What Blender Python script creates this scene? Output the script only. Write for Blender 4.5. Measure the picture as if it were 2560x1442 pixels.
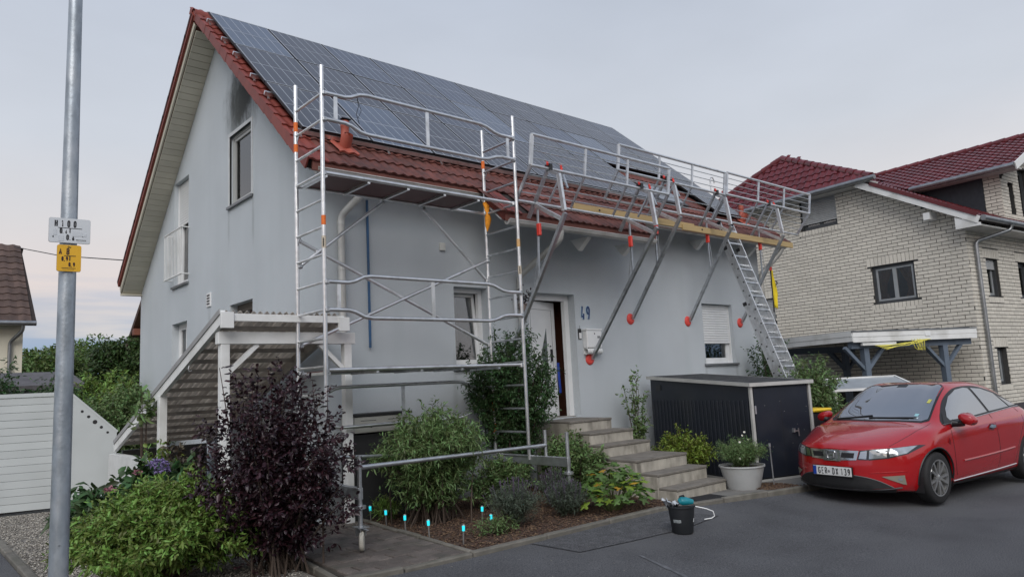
import bpy, bmesh, math, random
import numpy as np
from mathutils import Vector, Matrix
from mathutils.bvhtree import BVHTree
random.seed(7); RNG = np.random.default_rng(7)
for o in list(bpy.data.objects): bpy.data.objects.remove(o)
scene = bpy.context.scene; COL = scene.collection
R = math.radians
# ---------------------------------------------------------------- camera
CAM = Vector((-4.3518, -8.8086, 1.66))
CF = Vector((.65169, .74742, .12911)); CR = Vector((.75700, -.65156, -.04912)); CU = Vector((-.04741, -.12974, .99041))
cd = bpy.data.cameras.new('camera'); cam = bpy.data.objects.new('camera', cd); COL.objects.link(cam)
cd.sensor_fit = 'HORIZONTAL'; cd.sensor_width = 36; cd.lens = 25.463; cd.clip_end = 3000; cd.clip_start = .05
m = Matrix.Identity(4)
for i in range(3): m[i][0], m[i][1], m[i][2], m[i][3] = CR[i], CU[i], -CF[i], CAM[i]
cam.matrix_world = m; scene.camera = cam
# ---------------------------------------------------------------- world: dusk sky with thin cloud
SUN_AZ, SUN_EL = R(222), R(42)          # soft glow of the evening sky behind the camera, clockwise from +Y
w = bpy.data.worlds.new('World'); scene.world = w; w.use_nodes = True
N = w.node_tree.nodes; L = w.node_tree.links; N.clear()
def wn(t, **k):
    n = N.new(t)
    for a, b in k.items(): setattr(n, a, b)
    return n
out = wn('ShaderNodeOutputWorld'); bg = wn('ShaderNodeBackground'); bg.inputs[1].default_value = .67
sky = wn('ShaderNodeTexSky', sky_type='NISHITA', sun_disc=False); sky.sun_elevation = R(6); sky.sun_rotation = SUN_AZ
sky.air_density = 1.2; sky.dust_density = 2.0
geo = wn('ShaderNodeNewGeometry'); sx = wn('ShaderNodeSeparateXYZ')
tc = wn('ShaderNodeTexCoord'); L.new(tc.outputs['Generated'], sx.inputs[0])
ramp = wn('ShaderNodeValToRGB'); L.new(sx.outputs[2], ramp.inputs[0])
cr = ramp.color_ramp; cr.elements[0].position = .0; cr.elements[1].position = 1.0
def srgb(r, g, b): 
    f = lambda c: ((c/255+.055)/1.055)**2.4 if c > 10 else c/255/12.92
    return (f(r), f(g), f(b), 1)
cr.elements[0].color = srgb(208, 211, 217); cr.elements[1].color = srgb(156, 173, 200)
for p, c in ((.03, (206, 213, 222)), (.08, (220, 216, 217)), (.14, (229, 218, 217)), (.21, (222, 219, 222)), (.31, (210, 215, 225)), (.50, (196, 204, 219)), (.7, (178, 188, 210))):
    e = cr.elements.new(p); e.color = srgb(*c)
# banks of blue cloud low over the horizon
mp = wn('ShaderNodeMapping'); mp.inputs['Scale'].default_value = (2.2, 2.2, 22)
L.new(tc.outputs['Generated'], mp.inputs[0])
nz = wn('ShaderNodeTexNoise'); nz.inputs['Scale'].default_value = 1.6; nz.inputs['Detail'].default_value = 7; L.new(mp.outputs[0], nz.inputs[0])
lo = wn('ShaderNodeMapRange'); lo.inputs[1].default_value = .17; lo.inputs[2].default_value = .05; L.new(sx.outputs[2], lo.inputs[0])
ad = wn('ShaderNodeMath', operation='MULTIPLY_ADD'); L.new(lo.outputs[0], ad.inputs[0]); ad.inputs[1].default_value = .42; L.new(nz.outputs[0], ad.inputs[2])
cl = wn('ShaderNodeMapRange'); cl.inputs[1].default_value = .60; cl.inputs[2].default_value = .76; L.new(ad.outputs[0], cl.inputs[0])
hi = wn('ShaderNodeMapRange'); hi.inputs[1].default_value = .02; hi.inputs[2].default_value = .0; L.new(sx.outputs[2], hi.inputs[0])
clm = wn('ShaderNodeMath', operation='MULTIPLY'); L.new(cl.outputs[0], clm.inputs[0]); L.new(lo.outputs[0], clm.inputs[1])
mx = wn('ShaderNodeMix', data_type='RGBA'); L.new(clm.outputs[0], mx.inputs[0]); L.new(ramp.outputs[0], mx.inputs[6]); mx.inputs[7].default_value = srgb(150, 176, 210)
# soft mottling of the high cloud sheet
mp2 = wn('ShaderNodeMapping'); mp2.inputs['Scale'].default_value = (1.3, 1.3, 3.2); L.new(tc.outputs['Generated'], mp2.inputs[0])
nz2 = wn('ShaderNodeTexNoise'); nz2.inputs['Scale'].default_value = 1.5; nz2.inputs['Detail'].default_value = 5; L.new(mp2.outputs[0], nz2.inputs[0])
mr2 = wn('ShaderNodeMapRange'); mr2.inputs[1].default_value = .3; mr2.inputs[2].default_value = .7; mr2.inputs[3].default_value = .91; mr2.inputs[4].default_value = 1.07; L.new(nz2.outputs[0], mr2.inputs[0])
mx2 = wn('ShaderNodeMix', data_type='RGBA', blend_type='MULTIPLY'); mx2.inputs[0].default_value = 1; L.new(mx.outputs[2], mx2.inputs[6]); L.new(mr2.outputs[0], mx2.inputs[7])
sk = wn('ShaderNodeMix', data_type='RGBA', blend_type='ADD'); sk.inputs[0].default_value = .012; L.new(mx2.outputs[2], sk.inputs[6]); L.new(sky.outputs[0], sk.inputs[7])
L.new(sk.outputs[2], bg.inputs[0]); L.new(bg.outputs[0], out.inputs[0])
# ---------------------------------------------------------------- the soft light of the bright part of the evening sky
sd = bpy.data.lights.new('sun', 'SUN'); sd.energy = 1.5; sd.angle = R(46); sd.color = (1, .965, .93)
so = bpy.data.objects.new('sun', sd); COL.objects.link(so)
dirv = Vector((math.sin(SUN_AZ)*math.cos(SUN_EL), math.cos(SUN_AZ)*math.cos(SUN_EL), math.sin(SUN_EL)))
so.rotation_euler = dirv.to_track_quat('Z', 'Y').to_euler(); so.location = (-20, -20, 30)
scene.view_settings.view_transform = 'Standard'; scene.view_settings.look = 'None'
scene.view_settings.exposure = 0.50; scene.view_settings.gamma = 1
scene.render.engine = 'CYCLES'
# ---------------------------------------------------------------- materials
MATS = {}
def M(name, col, rough=.6, metal=0., var=.12, scale=6., bump=0., bscale=60., island=False, objrand=0., spec=.5, coat=0., dirt=None, dscale=1.5, stretch=None, emit=None, trans=0., hue=0., grain=None):
    if name in MATS: return MATS[name]
    m = bpy.data.materials.new(name); m.use_nodes = True; MATS[name] = m
    nt = m.node_tree; n = nt.nodes; l = nt.links; b = n['Principled BSDF']
    b.inputs['Roughness'].default_value = rough; b.inputs['Metallic'].default_value = metal
    b.inputs['Specular IOR Level'].default_value = spec; b.inputs['Coat Weight'].default_value = coat; b.inputs['Coat Roughness'].default_value = .04
    g = n.new('ShaderNodeNewGeometry'); vec = g.outputs['Position']
    if stretch:
        mp = n.new('ShaderNodeMapping'); mp.inputs['Scale'].default_value = stretch; l.new(vec, mp.inputs[0]); vec = mp.outputs[0]
    nz = n.new('ShaderNodeTexNoise'); nz.inputs['Scale'].default_value = scale; nz.inputs['Detail'].default_value = 6; l.new(vec, nz.inputs[0])
    mr = n.new('ShaderNodeMapRange'); mr.inputs[1].default_value = .25; mr.inputs[2].default_value = .75; mr.inputs[3].default_value = 1-var; mr.inputs[4].default_value = 1+var
    l.new(nz.outputs[0], mr.inputs[0]); fac = mr.outputs[0]
    def mul(a, bq):
        q = n.new('ShaderNodeMath'); q.operation = 'MULTIPLY'; l.new(a, q.inputs[0]); l.new(bq, q.inputs[1]); return q.outputs[0]
    if objrand:
        oi = n.new('ShaderNodeObjectInfo'); r2 = n.new('ShaderNodeMapRange'); r2.inputs[3].default_value = 1-objrand; r2.inputs[4].default_value = 1+objrand
        l.new(oi.outputs['Random'], r2.inputs[0]); fac = mul(fac, r2.outputs[0])
    if island:
        r3 = n.new('ShaderNodeMapRange'); r3.inputs[3].default_value = 1-island; r3.inputs[4].default_value = 1+island
        l.new(g.outputs['Random Per Island'], r3.inputs[0]); fac = mul(fac, r3.outputs[0])
    if grain:
        gn_ = n.new('ShaderNodeTexNoise'); gn_.inputs['Scale'].default_value = grain[0]; gn_.inputs['Detail'].default_value = 2; l.new(g.outputs['Position'], gn_.inputs[0]); r5 = n.new('ShaderNodeMapRange'); r5.inputs[1].default_value = .3; r5.inputs[2].default_value = .7; r5.inputs[3].default_value = 1-grain[1]; r5.inputs[4].default_value = 1+grain[1]; l.new(gn_.outputs[0], r5.inputs[0]); fac = mul(fac, r5.outputs[0])
    mixc = n.new('ShaderNodeMix'); mixc.data_type = 'RGBA'; mixc.blend_type = 'MULTIPLY'; mixc.inputs[0].default_value = 1
    mixc.inputs[6].default_value = (*col, 1); l.new(fac, mixc.inputs[7]); c = mixc.outputs[2]
    if hue:
        hs = n.new('ShaderNodeHueSaturation'); r4 = n.new('ShaderNodeMapRange'); r4.inputs[3].default_value = .5-hue; r4.inputs[4].default_value = .5+hue
        l.new(g.outputs['Random Per Island'], r4.inputs[0]); l.new(r4.outputs[0], hs.inputs['Hue']); l.new(c, hs.inputs['Color']); c = hs.outputs[0]
    if dirt:
        dn = n.new('ShaderNodeTexNoise'); dn.inputs['Scale'].default_value = dscale; dn.inputs['Detail'].default_value = 8; l.new(vec, dn.inputs[0])
        dm = n.new('ShaderNodeMapRange'); dm.inputs[1].default_value = .5; dm.inputs[2].default_value = .72; dm.inputs[4].default_value = .75; l.new(dn.outputs[0], dm.inputs[0])
        mxd = n.new('ShaderNodeMix'); mxd.data_type = 'RGBA'; l.new(dm.outputs[0], mxd.inputs[0]); l.new(c, mxd.inputs[6]); mxd.inputs[7].default_value = (*dirt, 1); c = mxd.outputs[2]
    l.new(c, b.inputs['Base Color'])
    if bump:
        bn = n.new('ShaderNodeTexNoise'); bn.inputs['Scale'].default_value = bscale; bn.inputs['Detail'].default_value = 5; l.new(g.outputs['Position'], bn.inputs[0])
        bp = n.new('ShaderNodeBump'); bp.inputs['Strength'].default_value = bump; bp.inputs['Distance'].default_value = .02; l.new(bn.outputs[0], bp.inputs['Height']); l.new(bp.outputs[0], b.inputs['Normal'])
    if emit:
        b.inputs['Emission Color'].default_value = (*emit[:3], 1); b.inputs['Emission Strength'].default_value = emit[3]
    if trans:
        o = n['Material Output']; t = n.new('ShaderNodeBsdfTranslucent'); l.new(c, t.inputs[0]); ms = n.new('ShaderNodeMixShader'); ms.inputs[0].default_value = trans
        l.new(b.outputs[0], ms.inputs[1]); l.new(t.outputs[0], ms.inputs[2]); l.new(ms.outputs[0], o.inputs[0])
    return m
def glass(name, tint=(.02, .025, .03), rough=.02, base=.35):
    """window pane: partly mirror, partly see-through"""
    if name in MATS: return MATS[name]
    m = bpy.data.materials.new(name); m.use_nodes = True; MATS[name] = m
    nt = m.node_tree; n = nt.nodes; l = nt.links; n.clear()
    o = n.new('ShaderNodeOutputMaterial'); gl = n.new('ShaderNodeBsdfGlossy'); gl.inputs['Roughness'].default_value = rough
    df = n.new('ShaderNodeBsdfTransparent'); df.inputs[0].default_value = (*tint, 1)
    fr = n.new('ShaderNodeFresnel'); fr.inputs[0].default_value = 1.5
    mr = n.new('ShaderNodeMapRange'); mr.inputs[3].default_value = base; l.new(fr.outputs[0], mr.inputs[0]); ms = n.new('ShaderNodeMixShader')
    l.new(mr.outputs[0], ms.inputs[0]); l.new(df.outputs[0], ms.inputs[1]); l.new(gl.outputs[0], ms.inputs[2]); l.new(ms.outputs[0], o.inputs[0])
    return m
# ---------------------------------------------------------------- mesh helpers
class MB:
    def __init__(s): s.v = []; s.f = []
    def add(s, vs, fs):
        k = len(s.v); s.v += [tuple(q) for q in vs]; s.f += [tuple(k+i for i in q) for q in fs]; return s
    def box(s, a, b):
        x0, y0, z0 = (min(a[i], b[i]) for i in range(3)); x1, y1, z1 = (max(a[i], b[i]) for i in range(3))
        return s.add([(x0,y0,z0),(x1,y0,z0),(x1,y1,z0),(x0,y1,z0),(x0,y0,z1),(x1,y0,z1),(x1,y1,z1),(x0,y1,z1)],
                     [(0,3,2,1),(4,5,6,7),(0,1,5,4),(1,2,6,5),(2,3,7,6),(3,0,4,7)])
    def bar(s, p, q, w, h=None, up=(0,0,1)):
        """square bar from p to q; w across, h along up"""
        h = w if h is None else h
        p, q = Vector(p), Vector(q); d = (q-p).normalized(); u = Vector(up)
        sd = d.cross(u)
        if sd.length < 1e-4: sd = d.cross(Vector((0, 1, 0)))
        sd.normalize(); u = sd.cross(d).normalized(); sd *= w/2; u *= h/2
        return s.add([p-sd-u, p+sd-u, p+sd+u, p-sd+u, q-sd-u, q+sd-u, q+sd+u, q-sd+u], [(0,1,2,3),(7,6,5,4),(0,4,5,1),(1,5,6,2),(2,6,7,3),(3,7,4,0)])
    def tube(s, pts, r, n=8, cap=True):
        pts = [Vector(p) for p in pts]; rs = r if isinstance(r, (list, tuple)) else [r]*len(pts); k = len(s.v)
        ref = None
        for i, p in enumerate(pts):
            d = ((pts[min(i+1, len(pts)-1)]-p).normalized() + (p-pts[max(i-1, 0)]).normalized())
            if d.length < 1e-6: d = Vector((0,0,1))
            d.normalize()
            if ref is None: ref = d.orthogonal().normalized()
            ref = (ref - d*ref.dot(d)).normalized(); b = d.cross(ref)
            for j in range(n):
                a = 2*math.pi*j/n; s.v.append(tuple(p+(ref*math.cos(a)+b*math.sin(a))*rs[i]))
        for i in range(len(pts)-1):
            for j in range(n):
                s.f.append((k+i*n+j, k+i*n+(j+1)%n, k+(i+1)*n+(j+1)%n, k+(i+1)*n+j))
        if cap: s.f.append(tuple(k+j for j in range(n))[::-1]); s.f.append(tuple(k+(len(pts)-1)*n+j for j in range(n)))
        return s
    def lathe(s, prof, c=(0,0,0), n=24, axis='z'):
        k = len(s.v)
        for r_, z_ in prof:
            for j in range(n):
                a = 2*math.pi*j/n; x, y, z = r_*math.cos(a), r_*math.sin(a), z_
                if axis == 'y': x, y, z = x, z, y
                if axis == 'x': x, y, z = z, x, y
                s.v.append((c[0]+x, c[1]+y, c[2]+z))
        for i in range(len(prof)-1):
            for j in range(n): s.f.append((k+i*n+j, k+i*n+(j+1)%n, k+(i+1)*n+(j+1)%n, k+(i+1)*n+j))
        return s
    def prism(s, poly, a, b):
        """polygon in plane coords given by two maps a(p), b(p) -> 3D (near and far face)"""
        n = len(poly); return s.add([a(p) for p in poly]+[b(p) for p in poly], [tuple(range(n))[::-1], tuple(range(n, 2*n))]+[(i, (i+1)%n, n+(i+1)%n, n+i) for i in range(n)])
    def mesh(s, name):
        me = bpy.data.meshes.new(name); me.from_pydata(s.v, [], s.f); me.update(); return me
    def build(s, name, mat, parent=None, smooth=False, bevel=0.):
        me = s.mesh(name)
        bm = bmesh.new(); bm.from_mesh(me); bmesh.ops.recalc_face_normals(bm, faces=bm.faces)
        if bevel: bmesh.ops.bevel(bm, geom=bm.edges[:], offset=bevel, segments=1, affect='EDGES')
        bm.to_mesh(me); bm.free()
        return link(name, me, mat, parent, smooth)
def link(name, me, mat, parent=None, smooth=False):
    o = bpy.data.objects.new(name, me); COL.objects.link(o)
    if mat is not None: me.materials.append(mat)
    if smooth:
        me.polygons.foreach_set('use_smooth', [True]*len(me.polygons))
        try: me.set_sharp_from_angle(angle=R(38))
        except Exception: pass
    if parent is not None: o.parent = parent
    return o
def inst(o, parent, loc=None, rot=None, mat4=None):
    c = o.copy(); COL.objects.link(c); c.parent = parent
    if mat4 is not None: c.matrix_local = mat4
    if loc is not None: c.location = loc
    if rot is not None: c.rotation_euler = rot
    return c
def tag(o, label, cat, group=None):
    o['label'] = label; o['category'] = cat
    if group: o['group'] = group
    return o
def thing(name, label, cat, loc=(0, 0, 0), rz=0., group=None):
    o = bpy.data.objects.new(name, None); COL.objects.link(o); o.location = loc; o.rotation_euler = (0, 0, rz); o.empty_display_size = .2
    return tag(o, label, cat, group)
def struct(o): o['kind'] = 'structure'; return o
def stuff(o): o['kind'] = 'stuff'; return o
def boxp(name, a, b, mat, parent, bevel=0.): return MB().box(a, b).build(name, mat, parent, bevel=bevel)
def tubep(name, pts, r, mat, parent, n=10): return MB().tube(pts, r, n).build(name, mat, parent, smooth=True)
def text(name, s, size, mat, parent, loc, rot=None, depth=.001, mat4=None, sx=1., bold=0.):
    cu = bpy.data.curves.new(name, 'FONT'); cu.body = s; cu.size = size; cu.extrude = depth; cu.offset = bold; cu.align_x = 'CENTER'; cu.align_y = 'CENTER'
    t = bpy.data.objects.new(name, cu); COL.objects.link(t)
    dg = bpy.context.evaluated_depsgraph_get(); me = bpy.data.meshes.new_from_object(t.evaluated_get(dg)); bpy.data.objects.remove(t)
    me.materials.clear(); o = link(name, me, mat, parent)
    if mat4 is not None: o.matrix_local = mat4
    else: o.location = loc; o.rotation_euler = rot
    o.scale = (sx, 1, 1); return o
def fast_mesh(name, V, Fc, mat, parent=None, smooth=False):
    """V (n,3) float array, Fc (m,k) int array"""
    V = np.asarray(V, np.float32); Fc = np.asarray(Fc, np.int32); k = Fc.shape[1]
    me = bpy.data.meshes.new(name); me.vertices.add(len(V)); me.vertices.foreach_set('co', V.ravel())
    me.loops.add(Fc.size); me.loops.foreach_set('vertex_index', Fc.ravel())
    me.polygons.add(len(Fc)); me.polygons.foreach_set('loop_start', np.arange(0, Fc.size, k, dtype=np.int32)); me.polygons.foreach_set('loop_total', np.full(len(Fc), k, np.int32))
    me.update(calc_edges=True)
    return link(name, me, mat, parent, smooth)
ORD = ['first', 'second', 'third', 'fourth', 'fifth', 'sixth', 'seventh', 'eighth', 'ninth', 'tenth', 'eleventh', 'twelfth']
# shared materials
def C3(r, g, b): return srgb(r, g, b)[:3]
zinc = M('galvanised_steel', (.52, .54, .56), .38, .85, .22, 9, .05, 40)
alu = M('aluminium', (.76, .77, .78), .30, .88, .14, 8, .04, 60, dirt=(.5, .5, .49), dscale=7)
alud = M('aluminium_dull', (.52, .54, .56), .36, .85, .18, 10, dirt=(.33, .34, .35), dscale=8)
white = M('white_paint', (.74, .75, .74), .45, 0, .06, 3, dirt=(.5, .5, .47), dscale=2.2)
upvc = M('white_plastic', (.76, .77, .77), .3, 0, .04)
black = M('black_plastic', (.015, .015, .017), .45)
redp = M('red_plastic', (.62, .045, .03), .4, 0, .1)
orange = M('orange_tape', (.75, .16, .02), .6, 0, .2, 60)

# ---- stroke lettering (flat print with rounded strokes)
def arc(cx, cy, rx, ry, a0, a1, n=9): return [(cx+rx*math.cos(R(a0+(a1-a0)*k/n)), cy+ry*math.sin(R(a0+(a1-a0)*k/n))) for k in range(n+1)]
GLY = {'0': [arc(.25, .72, .23, .28, 0, 180)+arc(.25, .28, .23, .28, 180, 360)+[(.48, .72)]], '1': [[(.1, .8), (.3, 1), (.3, 0)]], '3': [arc(.24, .75, .23, .25, 150, -90), arc(.24, .26, .25, .26, 90, -150)],
 '4': [[(.36, 0), (.36, 1), (.0, .3), (.5, .3)]], '6': [[(.42, .97)]+arc(.25, .28, .24, .28, 160, 520, 16), [(.42, .97), (.2, .85), (.03, .5), (.02, .3)]], '9': [arc(.25, .72, .24, .28, -20, 340, 16), [(.49, .70), (.47, .45), (.33, .15), (.08, .03)]],
 'H': [[(0, 0), (0, 1)], [(.5, 0), (.5, 1)], [(0, .5), (.5, .5)]], 'A': [[(0, 0), (.26, 1), (.52, 0)], [(.08, .32), (.44, .32)]], 'B': [[(0, 0), (0, 1), (.28, 1)]+arc(.28, .76, .2, .24, 90, -90, 6)+[(0, .52)], [(.28, .52)]+arc(.28, .26, .23, .26, 90, -90, 6)+[(0, 0)]],
 'G': [arc(.27, .70, .26, .30, 25, 180)+arc(.27, .30, .26, .30, 180, 350)+[(.52, .48), (.30, .48)]], 'E': [[(.48, 1), (0, 1), (0, 0), (.48, 0)], [(0, .52), (.4, .52)]], 'R': [[(0, 0), (0, 1), (.28, 1)]+arc(.28, .75, .22, .25, 90, -90, 6)+[(0, .5)], [(.26, .5), (.52, 0)]],
 'D': [[(0, 0), (0, 1), (.22, 1)]+arc(.22, .7, .28, .30, 90, 0, 5)+arc(.22, .3, .28, .30, 0, -90, 5)+[(0, 0)]], 'X': [[(0, 0), (.52, 1)], [(0, 1), (.52, 0)]], '.': [[(.1, .0), (.1, .06)]], ',': [[(.12, .08), (.06, -.12)]],
 'a4': [[(.14, 1), (-.04, .22), (.34, .22)], [(.26, .0), (.34, .44)]], 'a9': [arc(.24, .70, .21, .26, -40, 300, 14), [(.44, .86), (.40, .40), (.26, .02)]]}
def strokes(name, chars, h, sx, r_, mat, parent, y=0., depth=.0006, m4=None, pitch=None):
    """chars: list of (glyph, x centre, z base) in metres on the plane y; sx narrows glyphs"""
    mb = MB()
    for g, x, z in chars:
        for pl in GLY[g]:
            k = len(mb.v); mb.tube([(x+(a-.25)*h*sx, 0, z+b*h) for a, b in pl], r_, 6); mb.v[k:] = [(v[0], y+v[1]/r_*depth, v[2]) for v in mb.v[k:]]
    o = mb.build(name, mat, parent)
    if m4 is not None: o.matrix_local = m4
    return o
# ================================================================ ground, road, kerbs, beds
def road_z(x, y): return .016-.063*min(max(-2.95-y, 0), 2.5)
asphalt = M('asphalt', (.112, .115, .124), .86, 0, .26, 1.1, 1.2, 150, dirt=(.15, .153, .16), dscale=.7, grain=(85, .5))
asphalt_new = M('asphalt_patch', (.104, .106, .113), .87, 0, .28, 9, 1.0, 190, grain=(75, .6))
soil = M('soil', (.06, .045, .035), .95, 0, .3, 3, .5, 40)
meadow = M('meadow', (.05, .075, .025), .95, 0, .4, .3, .4, 20)
conc = M('concrete', (.27, .26, .24), .85, 0, .25, 5, .35, 60, dirt=(.12, .12, .1), dscale=3)
kerbm = M('kerb_concrete', (.15, .14, .12), .88, 0, .3, 7, .4, 70, dirt=(.09, .09, .07), dscale=4, objrand=.12)
pave = M('paver_concrete', (.115, .098, .088), .88, 0, .25, 8, .4, 90, objrand=.2, dirt=(.06, .062, .05), dscale=5, grain=(90, .3))
g = MB(); S = 900.
g.add([(-S,-S,-.24),(S,-S,-.24),(S,S,-.24),(-S,S,-.24)], [(0,1,2,3)]); struct(g.build('ground', meadow))
# road with crossfall
rows = [-2.6, -2.95, -3.4, -3.9, -4.5, -5.2, -5.65, -7, -10, -14, -18.5]; xs = [-60, -30, -12, -6, -3, 0, 3, 6, 10, 16, 30, 60]
V = [(x, y, road_z(x, y)) for y in rows for x in xs]; Fc = [(j*len(xs)+i, (j+1)*len(xs)+i, (j+1)*len(xs)+i+1, j*len(xs)+i+1) for j in range(len(rows)-1) for i in range(len(xs)-1)]
road = struct(MB().add(V, Fc).build('road', asphalt))
def on_road(name, pts, mat, dz):
    return struct(MB().add([(x, y, road_z(x, y)+dz) for x, y in pts], [tuple(range(len(pts)))]).build(name, mat))
seam = M('bitumen_seam', (.035, .035, .038), .6, 0, .3, 30)
def strip(name, pts, wd, mat, dz):
    mb = MB()
    for (x0, y0), (x1, y1) in zip(pts[:-1], pts[1:]):
        d = Vector((x1-x0, y1-y0)).normalized(); nx, ny = -d.y*wd/2, d.x*wd/2; n = 6
        for k in range(n):
            a, b = k/n, (k+1)/n; p = (x0+(x1-x0)*a, y0+(y1-y0)*a); q = (x0+(x1-x0)*b, y0+(y1-y0)*b); w0 = .55+.45*random.random()
            mb.add([(p[0]-nx*w0, p[1]-ny*w0, road_z(*p)+dz), (p[0]+nx*w0, p[1]+ny*w0, road_z(*p)+dz), (q[0]+nx*w0, q[1]+ny*w0, road_z(*q)+dz), (q[0]-nx*w0, q[1]-ny*w0, road_z(*q)+dz)], [(0,1,2,3)])
    return struct(mb.build(name, mat))
on_road('road_patch', [(.78, -3.03), (.92, -3.58), (1.6, -3.66), (2.45, -3.72), (3.25, -3.62), (3.1, -3.06)], asphalt_new, .004)
strip('road_seam', [(.78, -3.03), (.92, -3.58), (1.6, -3.66), (2.45, -3.72), (3.25, -3.62)], .014, seam, .008)
strip('road_mark', [(1.27, -4.05), (1.05, -4.75)], .055, M('worn_paint', (.10, .104, .112), .85, 0, .5, 12), .006)
# verge slab under gravel, path, beds (a step of about 6 cm above the road)
KERB = [(-4.6, -5.6), (-3.0, -5.4), (-2.2, -3.6), (-1.25, -2.84), (-.7, -2.93), (.05, -2.965), (3.0, -2.965), (3.95, -3.22), (5.45, -3.58), (7.4, -4.05), (11, -4.9), (16, -5.6), (24, -6.2)]
def slab(name, poly, z0, z1, mat):
    return struct(MB().prism(poly, lambda p: (p[0], p[1], z1), lambda p: (p[0], p[1], z0)).build(name, mat))
soil_o = slab('yard_soil', [(-5.2, -5.5)]+[(x, y+.03) for x, y in KERB[1:]]+[(24, 40), (-14, 40), (-14, 2), (-5.2, 2)], -.5, -.012, soil)
gravel_m = M('gravel', (.23, .215, .19), .9, 0, .5, 60, .8, 120, dirt=(.13, .12, .1), dscale=9)
gravel = slab('gravel_strip', [(-5.0, -5.3), (-3.05, -5.3), (-2.15, -3.5), (-1.3, -2.78), (-1.3, 5.3), (-3.12, 5.3), (-3.12, -1.4), (-5.0, -1.4)], -.3, .012, gravel_m)
drive = slab('driveway', [(-7.2, -1.35), (-3.22, -1.35), (-3.22, 14), (-7.2, 14)], -.3, -.002, asphalt)
slab('mulch_bed', [(.16, -2.93), (3.0, -2.93), (3.52, -3.06), (3.52, -.02), (.16, -.02)], -.3, .03, M('bark_mulch', (.075, .047, .033), .95, 0, .5, 30, .8, 60))
slab('entrance_slab', [(3.53, -3.08), (3.95, -3.19), (5.45, -3.55), (7.4, -4.02), (11, -4.87), (16, -5.57), (20, -5.9), (20, 1), (11.6, 1), (11.6, -.02), (3.53, -.02)], -.3, .022, M('slab_concrete', (.17, .165, .155), .88, 0, .3, 4, .4, 60, dirt=(.1, .1, .085), dscale=2))
# kerb stones, one object each
kerb = struct(MB().add([(x, y+.02, -.05) for x, y in KERB]+[(x, y+.05, -.05) for x, y in KERB], [(i, i+1, len(KERB)+i+1, len(KERB)+i) for i in range(len(KERB)-1)]).build('kerb', kerbm))
def stones(parent, pts, ln, wd, z0, z1, mat, name='kerb_stone'):
    proto = {}
    for (x0, y0), (x1, y1) in zip(pts[:-1], pts[1:]):
        D = math.hypot(x1-x0, y1-y0); n = max(1, round(D/ln)); a = math.atan2(y1-y0, x1-x0); l = D/n
        key = round(l, 3)
        for k in range(n):
            if key not in proto:
                o = MB().box((-l/2+.005, -wd/2, z0), (l/2-.005, wd/2, z1)).build(name, mat, parent, bevel=.012); proto[key] = o
            else: o = inst(proto[key], parent)
            t = (k+.5)/n; o.location = (x0+(x1-x0)*t, y0+(y1-y0)*t, random.uniform(-.006, .006)); o.rotation_euler = (random.uniform(-.012, .012), random.uniform(-.006, .006), a+random.uniform(-.006, .006))
stones(kerb, KERB[:-2], .98, .085, -.25, .058, kerbm)
side_kerb = struct(MB().box((-3.19, -1.4, -.2), (-3.15, 5.3, -.02)).build('side_kerb', kerbm))
stones(side_kerb, [(-3.17, -1.4), (-3.17, 5.3)], .95, .085, -.25, .04, kerbm)
edging = struct(MB().box((.11, -2.9, -.2), (.13, -.3, .0)).build('bed_edging', kerbm))
stones(edging, [(.10, -2.9), (.30, -.35)], .5, .06, -.2, .062, kerbm, 'edging_stone')
stones(edging, [(-1.26, -2.75), (-1.08, -1.2)], .5, .06, -.2, .05, kerbm, 'edging_stone')
# path of concrete blocks
path = slab('path', [(-1.2, -2.88), (.06, -2.92), (.24, -.32), (-1.02, -.32)], -.3, .03, M('sand_joint', (.055, .05, .042), .95, 0, .3, 20, .4, 90))
pw, ph = .30, .195; pro = None; row = 0; y = -2.80
while y < -.40:
    x0 = -1.17+(y+2.88)*.072; x1 = .03+(y+2.88)*.072; x = x0-(pw/2 if row % 2 else 0)
    while x < x1-.02:
        a, b = max(x, x0), min(x+pw, x1)
        if b-a > .06:
            full = abs(b-a-pw) < 1e-3
            if full and pro is not None: o = inst(pro, path)
            else:
                o = MB().box((-(b-a)/2+.005, -ph/2+.005, 0), ((b-a)/2-.005, ph/2-.005, .055)).build('paver', pave, path, bevel=.008)
                if full: pro = o
            o.location = ((a+b)/2, y, random.uniform(-.004, .004)); o.rotation_euler = (random.uniform(-.015, .015), random.uniform(-.015, .015), random.uniform(-.01, .01))
        x += pw
    y += ph; row += 1
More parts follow.
